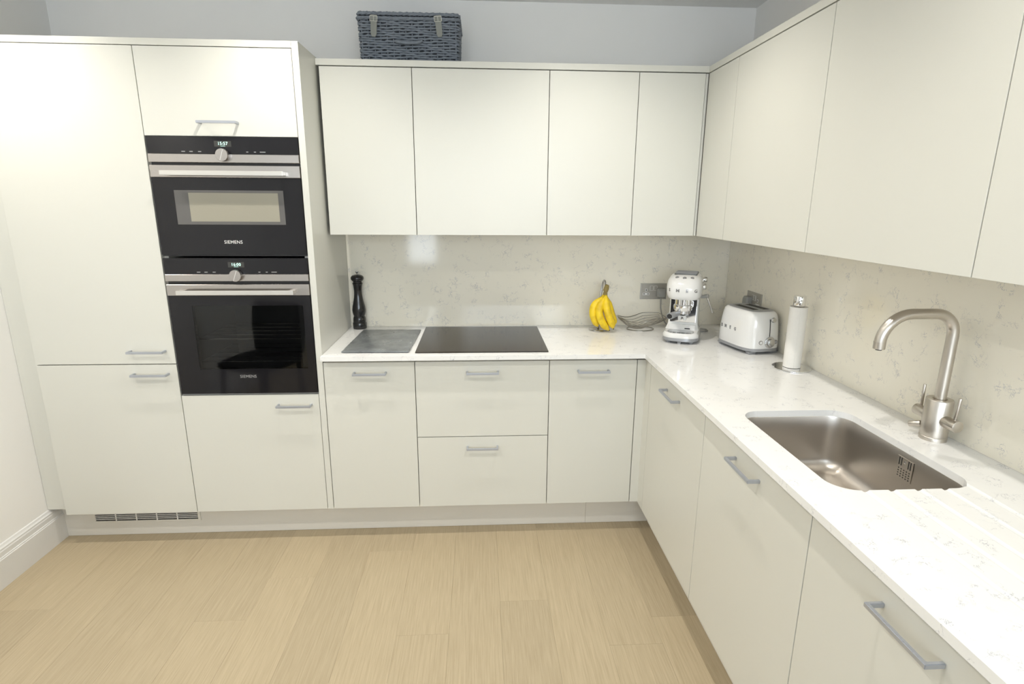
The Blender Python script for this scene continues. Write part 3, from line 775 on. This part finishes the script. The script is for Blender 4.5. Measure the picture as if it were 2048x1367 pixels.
# wire bowl: boat of thin bent wires on a ring foot
t = thing('wire_bowl', (1.555, 0.46, ZW), 'low bowl of thin bent steel wires behind the coffee machine', 'bowl')
NW = 15
for i in range(NW):
    u = -1 + 2 * i / (NW - 1)             # across the bowl
    pts = []
    for k in range(15):
        s = k / 14
        xx = 1.427 + 0.235 * s
        half = 0.014 + 0.082 * math.sin(math.pi * min(1, 0.12 + s * 0.62)) ** 1.2
        dep = 0.052 * math.sin(math.pi * min(1, 0.06 + 0.80 * s)) ** 0.9
        rim = 0.972 - 0.018 * math.sin(math.pi * min(1, s / 0.62)) + 0.012 * max(0, s - 0.5)
        yy = 0.478 + u * half
        zz = rim - dep * (1 - abs(u) ** 2.2)
        pts.append((xx, yy, max(zz, ZW + 0.0075)))
    part('wire', tube(catmull(pts, 2), 0.0012, 5), 'wire_steel', t)
fp = [(1.543 + 0.070 * math.cos(2 * math.pi * k / 40), 0.478 + 0.058 * math.sin(2 * math.pi * k / 40), ZW + 0.003) for k in range(40)]
part('foot_ring', tube(fp, 0.0025, 6, closed=True), 'wire_steel', t)
rp = []
for sgn in (1, -1):
    for k in range(15):
        s = k / 14 if sgn > 0 else 1 - k / 14
        half = 0.014 + 0.082 * math.sin(math.pi * min(1, 0.12 + s * 0.62)) ** 1.2
        rim = 0.972 - 0.018 * math.sin(math.pi * min(1, s / 0.62)) + 0.012 * max(0, s - 0.5)
        rp.append((1.425 + 0.237 * s, 0.478 + sgn * half, rim))
part('rim_wire', tube(rp, 0.0022, 6, closed=True), 'wire_steel', t)

# sockets
def socket(name, label, M, plug_side):
    t = thing(name, (M @ Vector((0, 0, -0.043)))[:], label, 'socket', 'double wall sockets')
    def P(n, me, m, par): return part(n, xf(me, M), m, par)
    P('face_plate', box(-0.073, 0.073, -0.005, -0.0004, -0.043, 0.043, 0.0015), 'socket_steel', t)
    for s in (-1, 1):
        r_ = P('rocker_switch', box(s * 0.011 - 0.0075, s * 0.011 + 0.0075, -0.0075, -0.0051, 0.006, 0.028, 0.001), 'socket_steel', t)
        P('switch_edge', merge(box(s * 0.011 - 0.0092, s * 0.011 - 0.0078, -0.0062, -0.0051, 0.005, 0.029), box(s * 0.011 + 0.0078, s * 0.011 + 0.0092, -0.0062, -0.0051, 0.005, 0.029),
          box(s * 0.011 - 0.0078, s * 0.011 + 0.0078, -0.0062, -0.0051, 0.0285, 0.0297), box(s * 0.011 - 0.0078, s * 0.011 + 0.0078, -0.0062, -0.0051, 0.0043, 0.0055)), 'socket_insert', r_)
        if s == plug_side: continue
        cx_ = s * 0.040
        e = P('earth_hole', box(cx_ - 0.0055, cx_ + 0.0055, -0.0062, -0.0051, -0.001, 0.015, 0.0008), 'socket_insert', t)
        P('hole', box(cx_ - 0.0022, cx_ + 0.0022, -0.0066, -0.0063, 0.002, 0.012), 'dark_slot', e)
        e = P('pin_holes', box(cx_ - 0.018, cx_ + 0.018, -0.0062, -0.0051, -0.020, -0.008, 0.0008), 'socket_insert', t)
        for q in (-0.011, 0.011):
            P('hole', box(cx_ + q - 0.0035, cx_ + q + 0.0035, -0.0066, -0.0063, -0.0165, -0.0115), 'dark_slot', e)
    return t
def plug(label, M, cable):
    t = thing('mains_plug', (M @ Vector((0, -0.02, -0.03)))[:], label, 'plug', 'grey mains plugs')
    part('plug_body', xf(loft([[(a, -0.0062, c) for a, _, c in [(p[0], 0, p[1]) for p in rrect(-0.025, 0.025, -0.026, 0.022, 0.008, 0, 4)]],
                               [(p[0], -0.026, p[1]) for p in rrect(-0.025, 0.025, -0.026, 0.022, 0.008, 0, 4)],
                               [(p[0], -0.034, p[1] - 0.002) for p in rrect(-0.018, 0.018, -0.022, 0.014, 0.006, 0, 4)]]), M), 'plug_grey', t)
    part('cable', tube(catmull(cable, 8), 0.0036, 8), 'cable_grey', t)
    return t
SB = TR(1.632, YS, 1.092)
socket('wall_socket', 'brushed steel double socket on the splashback by the coffee machine', SB, 1)
plug('grey plug and cable of the coffee machine in its wall socket', SB @ TR(0.040, 0, -0.004), [(1.672, YS - 0.018, 1.062), (1.672, YS - 0.020, 1.04), (1.674, YS - 0.022, 1.0), (1.686, YS - 0.03, 0.95), (1.705, YS - 0.05, 0.917), (1.74, 0.49, 0.909), (1.80, 0.478, 0.909), (1.865, 0.462, 0.9085), (1.89, 0.43, 0.9085), (1.87, 0.402, 0.9085), (1.835, 0.397, 0.9085), (1.792, 0.404, 0.914)])
SRM = TR(XS, 0.250, 1.092) @ RZ(-90)
socket('wall_socket', 'brushed steel double socket on the right splashback above the toaster', SRM, -1)
plug('grey plug and cable in the wall socket behind the toaster', SRM @ TR(-0.040, 0, -0.004), [(XS - 0.018, 0.29, 1.062), (XS - 0.02, 0.29, 1.03), (XS - 0.022, 0.29, 0.98), (XS - 0.024, 0.29, 0.93), (XS - 0.028, 0.283, 0.9085)])

# ---- coffee machine (front = local -Y)
t = thing('espresso_machine', (1.690, 0.258, ZW), 'white retro espresso machine with chrome front in the corner', 'coffee machine', rz=-25)
t.scale = (1.14, 1.04, 1.02)
def rr2(hx, y0, y1, r, z, k=8): return rrect(-hx, hx, y0, y1, r, z, k)
part('base_rim', loft([rr2(0.068, -0.122, 0.120, 0.050, 0.010), rr2(0.074, -0.128, 0.126, 0.055, 0.014), rr2(0.074, -0.128, 0.126, 0.055, 0.028)]), 'base_grey', t)
for sx in (-0.045, 0.045):
    for sy in (-0.095, 0.10):
        part('foot', xf(lathe([(0.008, 0.0003), (0.011, 0.0095)], n=12), TR(sx, sy, 0)), 'base_grey', t)
part('foot', xf(lathe([(0.007, 0.0003), (0.009, 0.0095)], n=12), TR(0, -0.115, 0)), 'base_grey', t)
# tray ring with an oval opening, deck behind it
outer = [rr2(0.074, -0.128, 0.126, 0.055, 0.0285, 12), rr2(0.0735, -0.1275, 0.1255, 0.055, 0.040, 12), rr2(0.067, -0.121, 0.119, 0.05, 0.050, 12)]
deck = loft(outer)
hole = loft([sup(0.054, 0.043, 0.034, 3.0, 40, 0, -0.072), sup(0.054, 0.043, 0.08, 3.0, 40, 0, -0.072)])
dk = boolean(deck, [hole]); smooth(dk, 35)
part('base', dk, 'gloss_white', t)
part('drip_tray', loft([sup(0.0535, 0.0425, 0.0342, 3.0, 40, 0, -0.072), sup(0.0535, 0.0425, 0.037, 3.0, 40, 0, -0.072)]), 'tray_grey', t)
for k in range(5):
    xx = -0.036 + k * 0.018
    part('tray_bar', box(xx - 0.003, xx + 0.003, -0.106, -0.038, 0.0372, 0.0395), 'satin_chrome', t)
# column: flares at the foot
col = []
for z, hx, y0, y1 in ((0.0502, 0.070, -0.030, 0.116), (0.060, 0.066, -0.018, 0.114), (0.075, 0.0625, -0.010, 0.112), (0.12, 0.0600, -0.008, 0.112), (0.205, 0.0600, -0.008, 0.112)):
    col.append(rrect(-hx, hx, y0, y1, 0.014, z, 5))
part('column', loft(col), 'gloss_white', t)
part('chrome_front', box(-0.0535, 0.0535, -0.0125, -0.0085, 0.084, 0.203, 0.001), 'chrome', t)
part('lower_lip', loft([rrect(-0.058, 0.058, -0.034, -0.012, 0.008, 0.0505, 4), rrect(-0.056, 0.056, -0.022, -0.0125, 0.004, 0.074, 4)]), 'gloss_white', t)
part('tray_notch', box(0.012, 0.034, -0.034, -0.030, 0.0555, 0.0595), 'dark_slot', t)
# head: rounded bonnet
def hring(z, hx, y0, y1, e=3.2, n=56):
    return sup(hx, (y1 - y0) / 2, z, e, n, 0, (y0 + y1) / 2)
hr = [hring(0.2055, 0.063, -0.105, 0.105), hring(0.208, 0.067, -0.110, 0.110), hring(0.222, 0.071, -0.117, 0.116), hring(0.240, 0.0735, -0.121, 0.120), hring(0.258, 0.0740, -0.122, 0.120),
      hring(0.276, 0.0725, -0.117, 0.119), hring(0.292, 0.0685, -0.104, 0.116), hring(0.304, 0.0630, -0.085, 0.112), hring(0.312, 0.0560, -0.064, 0.106), hring(0.3155, 0.048, -0.050, 0.098)]
part('head', loft(hr, angle=60), 'gloss_white', t)
ct = part('cup_tray', loft([rrect(-0.046, 0.046, -0.045, 0.088, 0.008, 0.3156, 4), rrect(-0.046, 0.046, -0.045, 0.088, 0.008, 0.3190, 4)]), 'tray_grey', t)
for k in range(8):
    yy = -0.036 + k * 0.0165
    part('tray_rib', box(-0.043, 0.043, yy - 0.003, yy + 0.003, 0.3192, 0.3215, 0.0008, 1), 'base_grey', ct)
for k in (-1, 0, 1):
    part('button', xf(lathe([(0.0075, -0.004), (0.0075, 0.0015), (0.006, 0.003), (0.001, 0.003)], n=16), TR(k * 0.030, -0.0835 + abs(k) * 0.006, 0.3045) @ RX(42)), 'letter_metal', t)
# letters on the curved brow
def brow_y(x_, hx=0.0737, y0=-0.1215, y1=0.1198, e=3.2):
    return (y0 + y1) / 2 - (y1 - y0) / 2 * (1 - (abs(x_) / hx) ** e) ** (1 / e)
for ch, x_ in zip('SMEG', (-0.0545, -0.021, 0.016, 0.050)):
    yv = brow_y(x_); dydx = (brow_y(x_ + 0.002) - brow_y(x_ - 0.002)) / 0.004
    part('letter', xf(text_mesh(ch, 0.0195, 0.0008, 1, 0.0006), TR(x_, yv - 0.0004, 0.250) @ RZ(math.degrees(math.atan(dydx)))), 'letter_metal', t)
# group head, portafilter
part('group_head', xf(lathe([(0.034, 0.150), (0.037, 0.156), (0.037, 0.176), (0.033, 0.180), (0.033, 0.2052)], n=32), TR(0, -0.060, 0)), 'chrome', t)
pf = part('portafilter', xf(lathe([(0.022, 0.128), (0.031, 0.136), (0.032, 0.1495)], n=32), TR(0, -0.060, 0)), 'satin_chrome', t)
part('portafilter_handle', tube([(-0.012, -0.085, 0.141), (-0.020, -0.100, 0.138), (-0.027, -0.116, 0.138), (-0.041, -0.149, 0.135), (-0.0425, -0.152, 0.1347)], [0.008, 0.0125, 0.0135, 0.0155, 0.0145], 20), 'base_grey', pf)
part('handle_cap', tube([(-0.0427, -0.1525, 0.1346), (-0.0438, -0.1550, 0.1343)], [0.0115, 0.0105], 20), 'black_trim', pf)
for sx in (-0.010, 0.012):
    part('coffee_spout', tube([(sx * 0.4, -0.060, 0.127), (sx, -0.062, 0.116), (sx, -0.062, 0.104)], [0.008, 0.0075, 0.006], 12), 'white_plastic', pf)
# steam knobs and wand on the right flank
for yy, zz, r_ in ((0.060, 0.285, 0.0125), (0.030, 0.255, 0.0135)):
    part('steam_knob', tube([(0.055, yy, zz), (0.071, yy, zz), (0.072, yy, zz), (0.081, yy, zz), (0.0835, yy, zz)], [0.008, 0.008, r_, r_, r_ * 0.8], 20), 'chrome', t)
wd = part('wand_joint', tube([(0.052, 0.052, 0.200), (0.078, 0.044, 0.206), (0.094, 0.040, 0.210)], [0.007, 0.0085, 0.010], 14), 'cable_grey', t)
part('steam_wand', tube([(0.091, 0.036, 0.203), (0.106, 0.014, 0.168), (0.118, -0.004, 0.138)], [0.0038, 0.0035, 0.003], 10), 'satin_chrome', wd)

# ---- toaster (control end = local -Y)
t = thing('toaster', (1.933, 0.070, ZW), 'white retro two-slot toaster with grey base and chrome dial', 'toaster', rz=11)
t.scale = (1.0, 0.93, 1.0)
def tr(z, hx, hy, e=3.6): return sup(hx, hy, z, e, 64)
part('base_skirt', loft([tr(0.012, 0.086, 0.138), tr(0.014, 0.091, 0.144), tr(0.027, 0.092, 0.145)]), 'base_grey', t)
for sx in (-1, 1):
    for sy in (-1, 1):
        part('foot', loft([rrect(sx * 0.055 - 0.016, sx * 0.055 + 0.016, sy * 0.112 - 0.012, sy * 0.112 + 0.012, 0.004, 0.0003, 3), rrect(sx * 0.057 - 0.021, sx * 0.057 + 0.021, sy * 0.115 - 0.014, sy * 0.115 + 0.014, 0.004, 0.0118, 3)]), 'base_grey', t)
bd = loft([tr(0.0275, 0.0915, 0.1445), tr(0.05, 0.0915, 0.1450), tr(0.10, 0.0890, 0.1425), tr(0.14, 0.0855, 0.138), tr(0.165, 0.082, 0.133), tr(0.178, 0.078, 0.128), tr(0.186, 0.072, 0.121), tr(0.1895, 0.065, 0.114)], angle=60)
part('shell', bd, 'gloss_white', t)
top_ = loft([tr(0.1893, 0.066, 0.115), tr(0.1915, 0.064, 0.113), tr(0.192, 0.060, 0.109)])
slots = [box(sx - 0.0145, sx + 0.0145, -0.072, 0.072, 0.17, 0.21) for sx in (-0.028, 0.028)]
tp = part('top_plate', top_, 'base_grey', t)
for sx in (-0.028, 0.028):
    s_ = part('bread_slot', box(sx - 0.0145, sx + 0.0145, -0.074, 0.074, 0.1921, 0.1926), 'dark_slot', tp)
    for q in (-1, 1):
        part('slot_rim', box(sx + q * 0.0155 - 0.001, sx + q * 0.0155 + 0.001, -0.075, 0.075, 0.1921, 0.1938), 'satin_chrome', tp)
def endy(z):                       # face of the control end at height z
    zs = [(0.0275, 0.1445), (0.05, 0.145), (0.10, 0.1425), (0.14, 0.138), (0.165, 0.133), (0.178, 0.128)]
    for (a, b), (c, d_) in zip(zs, zs[1:]):
        if a <= z <= c: return -(b + (d_ - b) * (z - a) / (c - a))
    return -0.145
lv = part('lever_slot', loft([[(x_, endy(z) - 0.0006, z) for z in (0.082, 0.10, 0.12, 0.14, 0.158)] + [(x_, endy(z) + 0.004, z) for z in (0.158, 0.14, 0.12, 0.10, 0.082)] for x_ in (0.0085, 0.0125)], sm=False), 'dark_slot', t)
part('lever_knob', xf(lathe([(0.004, 0), (0.004, 0.006), (0.0105, 0.009), (0.0115, 0.013), (0.009, 0.018), (0.001, 0.019)], n=20), TR(0.020, endy(0.156), 0.156) @ RX(90)), 'satin_chrome', t)
dl = part('dial', xf(lathe([(0.0250, 0), (0.0250, 0.005), (0.0225, 0.007), (0.0175, 0.0075), (0.0170, 0.017), (0.0145, 0.019), (0.001, 0.019)], n=36), TR(0.012, endy(0.055) + 0.001, 0.056) @ RX(90)), 'satin_chrome', t)
for sx in (-0.032, 0.046):
    b_ = part('button', xf(lathe([(0.0092, -0.003), (0.0092, 0.0016), (0.001, 0.0016)], n=20), TR(sx, endy(0.055) * (1.0 if sx < 0 else 0.985), 0.056) @ RX(90) @ RY(0)), 'letter_metal', t)
    part('button_face', xf(lathe([(0.0066, 0.0017), (0.0066, 0.0024), (0.001, 0.0024)], n=18), TR(sx, endy(0.055) * (1.0 if sx < 0 else 0.985), 0.056) @ RX(90)), 'gloss_white' if sx < 0 else 'base_grey', b_)
for ch, yy in zip('SMEG', (0.082, 0.050, 0.012, -0.026)):
    part('letter', xf(text_mesh(ch, 0.021, 0.0009, 1, 0.0007), TR(-0.0890 + 0.006 * (abs(yy) / 0.14) ** 3, yy, 0.098) @ RZ(-90) @ RX(4)), 'letter_metal', t)

# ---- paper towel holder and roll
PX, PY = 1.962, -0.268
t = thing('paper_towel_holder', (PX, PY, ZW), 'chrome paper towel holder with round foot and knob', 'holder')
part('foot_plate', lathe([(0.072, ZW + 0.0003), (0.0745, ZW + 0.0015), (0.0745, ZW + 0.004), (0.072, ZW + 0.0055), (0.002, ZW + 0.0060)], PX, PY, 56, 30), 'chrome', t)
part('rod', cyl((PX, PY, ZW + 0.0061), (PX, PY, 1.160), 0.006, 16), 'satin_chrome', t)
part('knob', lathe([(0.0220, 1.1605), (0.0225, 1.1615), (0.0225, 1.200), (0.0213, 1.2027), (0.001, 1.2032)], PX, PY, 32), 'chrome', t)
t = thing('paper_towel_roll', (PX, PY, ZW + 0.007), 'slim white paper towel roll on the chrome holder', 'paper roll')
zr0, zr1, ro, ri = ZW + 0.0072, 1.1585, 0.0335, 0.0195
part('paper', loft([[(PX + r_ * math.cos(2 * math.pi * i / 40), PY + r_ * math.sin(2 * math.pi * i / 40), z) for i in range(40)] for r_, z in ((ri, zr0), (ro, zr0), (ro, zr1), (ri, zr1), (ri, zr0))], cap0=False, cap1=False, angle=50), 'paper', t)
part('cardboard_core', loft([[(PX + r_ * math.cos(2 * math.pi * i / 32), PY + r_ * math.sin(2 * math.pi * i / 32), z) for i in range(32)] for r_, z in ((0.0175, zr0), (0.0192, zr0), (0.0192, zr1), (0.0175, zr1), (0.0175, zr0))], cap0=False, cap1=False), 'cardboard', t)
lp = [(PX - 0.0337 * math.cos(R(a)), PY - 0.0337 * math.sin(R(a))) for a in (60, 66, 72)]
part('loose_sheet_edge', loft([[(x_, y_, z) for x_, y_ in lp] + [(x_ - 0.0008, y_ - 0.0008, z) for x_, y_ in reversed(lp)] for z in (zr0, zr1)], sm=False), 'paper', t)

# ================================================================== WICKER HAMPER
HZ = 2.1425; HX0, HX1, HY0, HY1 = 0.170, 0.612, 0.300, 0.556
t = thing('wicker_hamper', ((HX0 + HX1) / 2, (HY0 + HY1) / 2, HZ), 'dark grey wicker hamper with two leather straps on the wall cabinets', 'basket')
HB = 0.184
def hrect(z, ins=0.0):
    g_ = 0.006 * (1 - (z - HZ) / HB)
    return HX0 + g_ + ins, HX1 - g_ - ins, HY0 + g_ + ins, HY1 - g_ - ins
a = hrect(HZ + 0.003, 0.010); b = hrect(HZ + HB, 0.010)
part('inner_shell', loft([rrect(*a, 0.012, HZ + 0.003, 3), rrect(*b, 0.012, HZ + HB, 3)]), 'wicker_core', t)
weave = []
NR = 17
per_n = 128
rnd = random.Random(3)
for r_ in range(NR):
    z = HZ + 0.007 + (HB - 0.014) * r_ / (NR - 1)
    x0, x1, y0, y1 = hrect(z, 0.0055)
    base = rrect(x0, x1, y0, y1, 0.012, z, 3)
    # resample perimeter
    pts = [Vector(p) for p in base]; L_ = [0]
    for i in range(len(pts)): L_.append(L_[-1] + (pts[(i + 1) % len(pts)] - pts[i]).length)
    path = []
    for k in range(per_n):
        d_ = L_[-1] * k / per_n
        i = max(j for j in range(len(pts)) if L_[j] <= d_)
        f_ = (d_ - L_[i]) / max(1e-9, L_[i + 1] - L_[i]); p = pts[i].lerp(pts[(i + 1) % len(pts)], f_)
        c_ = Vector(((x0 + x1) / 2, (y0 + y1) / 2, z)); 
        nrm = (pts[(i + 1) % len(pts)] - pts[i]).normalized().cross(Vector((0, 0, 1)))
        ph = k * math.pi / 2 / 1.0 + (math.pi if r_ % 2 else 0)
        path.append(p + nrm * 0.0046 * math.sin(ph + 0.6) + Vector((0, 0, rnd.uniform(-0.0012, 0.0012) + 0.0019 * math.sin(k * 0.35 + r_ * 1.3))))
    weave.append(tube(path, 0.0049, 6, closed=True))
part('weave', merge(*weave), 'wicker_grey', t, kind='stuff'); smooth(t.children[-1].data, 70)
for q in range(16):
    xx = HX0 + 0.018 + (HX1 - HX0 - 0.036) * q / 15
    part('stake', tube([(xx, HY0 + 0.0125, HZ + 0.004), (xx, HY0 + 0.0068, HZ + HB)], 0.0028, 6), 'wicker_grey', t)
def plait(z, ins, rad, amp, n=110):
    x0, x1, y0, y1 = HX0 + ins, HX1 - ins, HY0 + ins, HY1 - ins
    out = []
    for ph0 in (0, math.pi * 0.66, math.pi * 1.33):
        base = [Vector(p) for p in rrect(x0, x1, y0, y1, 0.014, z, 3)]
        L_ = [0]
        for i in range(len(base)): L_.append(L_[-1] + (base[(i + 1) % len(base)] - base[i]).length)
        path = []
        for k in range(n):
            d_ = L_[-1] * k / n; i = max(j for j in range(len(base)) if L_[j] <= d_)
            f_ = (d_ - L_[i]) / max(1e-9, L_[i + 1] - L_[i]); p = base[i].lerp(base[(i + 1) % len(base)], f_)
            nrm = (base[(i + 1) % len(base)] - base[i]).normalized().cross(Vector((0, 0, 1)))
            an = 2 * math.pi * round(n / 5.5) * k / n + ph0
            path.append(p + nrm * amp * math.cos(an) + Vector((0, 0, amp * math.sin(an))))
        out.append(tube(path, rad, 6, closed=True))
    me = merge(*out); return smooth(me, 80)
part('foot_plait', plait(HZ + 0.0075, 0.009, 0.0040, 0.0030), 'wicker_grey', t)
part('rim_plait', plait(HZ + HB - 0.003, 0.001, 0.0042, 0.0032), 'wicker_grey', t)
lid = part('lid', box(HX0 + 0.006, HX1 - 0.006, HY0 + 0.004, HY1 - 0.004, HZ + HB + 0.007, HZ + HB + 0.016), 'wicker_core', t)
part('lid_plait', plait(HZ + HB + 0.014, 0.004, 0.0046, 0.0036), 'wicker_grey', lid)
lw = []
for k in range(22):
    yy = HY0 + 0.012 + (HY1 - HY0 - 0.024) * k / 21
    lw.append(tube([(HX0 + 0.008 + (HX1 - HX0 - 0.016) * j / 60, yy, HZ + HB + 0.0185 + 0.0022 * math.sin(j * 1.57 + (math.pi if k % 2 else 0))) for j in range(61)], 0.0050, 5))
part('lid_weave', smooth(merge(*lw), 70), 'wicker_grey', lid, kind='stuff')
# carrying handle, straps with buckles
part('carry_handle', tube(catmull([(0.335, HY0 - 0.004, HZ + 0.088), (0.352, HY0 - 0.016, HZ + 0.083), (0.39, HY0 - 0.019, HZ + 0.079), (0.43, HY0 - 0.016, HZ + 0.083), (0.447, HY0 - 0.004, HZ + 0.092)], 6), 0.0062, 8), 'wicker_grey', t)
for sx, tilt, dz in ((0.2445, 3, 0.0), (0.5185, -6, 0.004)):
    M_ = TR(sx, HY0 - 0.0065, HZ + HB - 0.010 + dz) @ RY(-tilt * -1)
    w_ = 0.0135
    poly = [(-w_, 0.016), (w_, 0.016), (w_ * 0.98, -0.030), (w_ * 0.95, -0.058), (w_ * 0.55, -0.070), (-w_ * 0.55, -0.070), (-w_ * 0.95, -0.058), (-w_ * 0.98, -0.030)]
    st = part('strap', xf(prism(poly, 'Y', -0.0015, 0.0015), M_), 'strap_leather', t, 'pale grey leather strap')
    part('strap_fold', xf(box(-w_ * 1.02, w_ * 1.02, -0.0042, -0.0016, -0.006, 0.015, 0.0008, 1), M_), 'strap_leather', st)
    bk = []
    for b4 in ((-0.0165, -0.0142, -0.011, 0.011), (0.0142, 0.0165, -0.011, 0.011), (-0.0165, 0.0165, 0.0088, 0.011), (-0.0165, 0.0165, -0.011, -0.0088)):
        bk.append(box(b4[0], b4[1], -0.0066, -0.0044, b4[2], b4[3], 0.0006, 1))
    part('buckle', xf(merge(*bk), M_), 'buckle_metal', st)
    part('buckle_pin', xf(box(-0.0008, 0.0008, -0.0068, -0.0046, -0.0086, 0.0086), M_), 'buckle_metal', st)

# ================================================================== CHAIR mirrored in the lower oven
def dining_chair(loc, rz, label):
    t = thing('dining_chair', loc, label, 'chair', 'dark dining chairs', rz=rz)
    part('seat', loft([sup(0.215, 0.21, 0.435, 5, 40), sup(0.225, 0.22, 0.445, 5, 40), sup(0.225, 0.22, 0.47, 5, 40), sup(0.205, 0.20, 0.485, 5, 40)]), 'chair_fabric', t)
    part('backrest', loft([rrect(-0.21, 0.21, 0.175, 0.215, 0.018, 0.486, 5), rrect(-0.225, 0.225, 0.185, 0.23, 0.018, 0.66, 5), rrect(-0.215, 0.215, 0.20, 0.24, 0.018, 0.82, 5), rrect(-0.18, 0.18, 0.21, 0.235, 0.012, 0.845, 5)]), 'chair_fabric', t)
    for sx in (-1, 1):
        for sy in (-1, 1):
            part('leg', tube([(sx * 0.175, sy * 0.17, 0.4345), (sx * 0.20, sy * 0.20, 0.0005)], [0.018, 0.012], 12), 'chair_fabric', t)
dining_chair((-0.86, -1.52, 0), 200, 'dark dining chair seen only as a reflection in the lower oven door')
dining_chair((0.20, -2.30, 0), 150, 'dark dining chair seen only as a reflection in the chrome of the coffee machine')
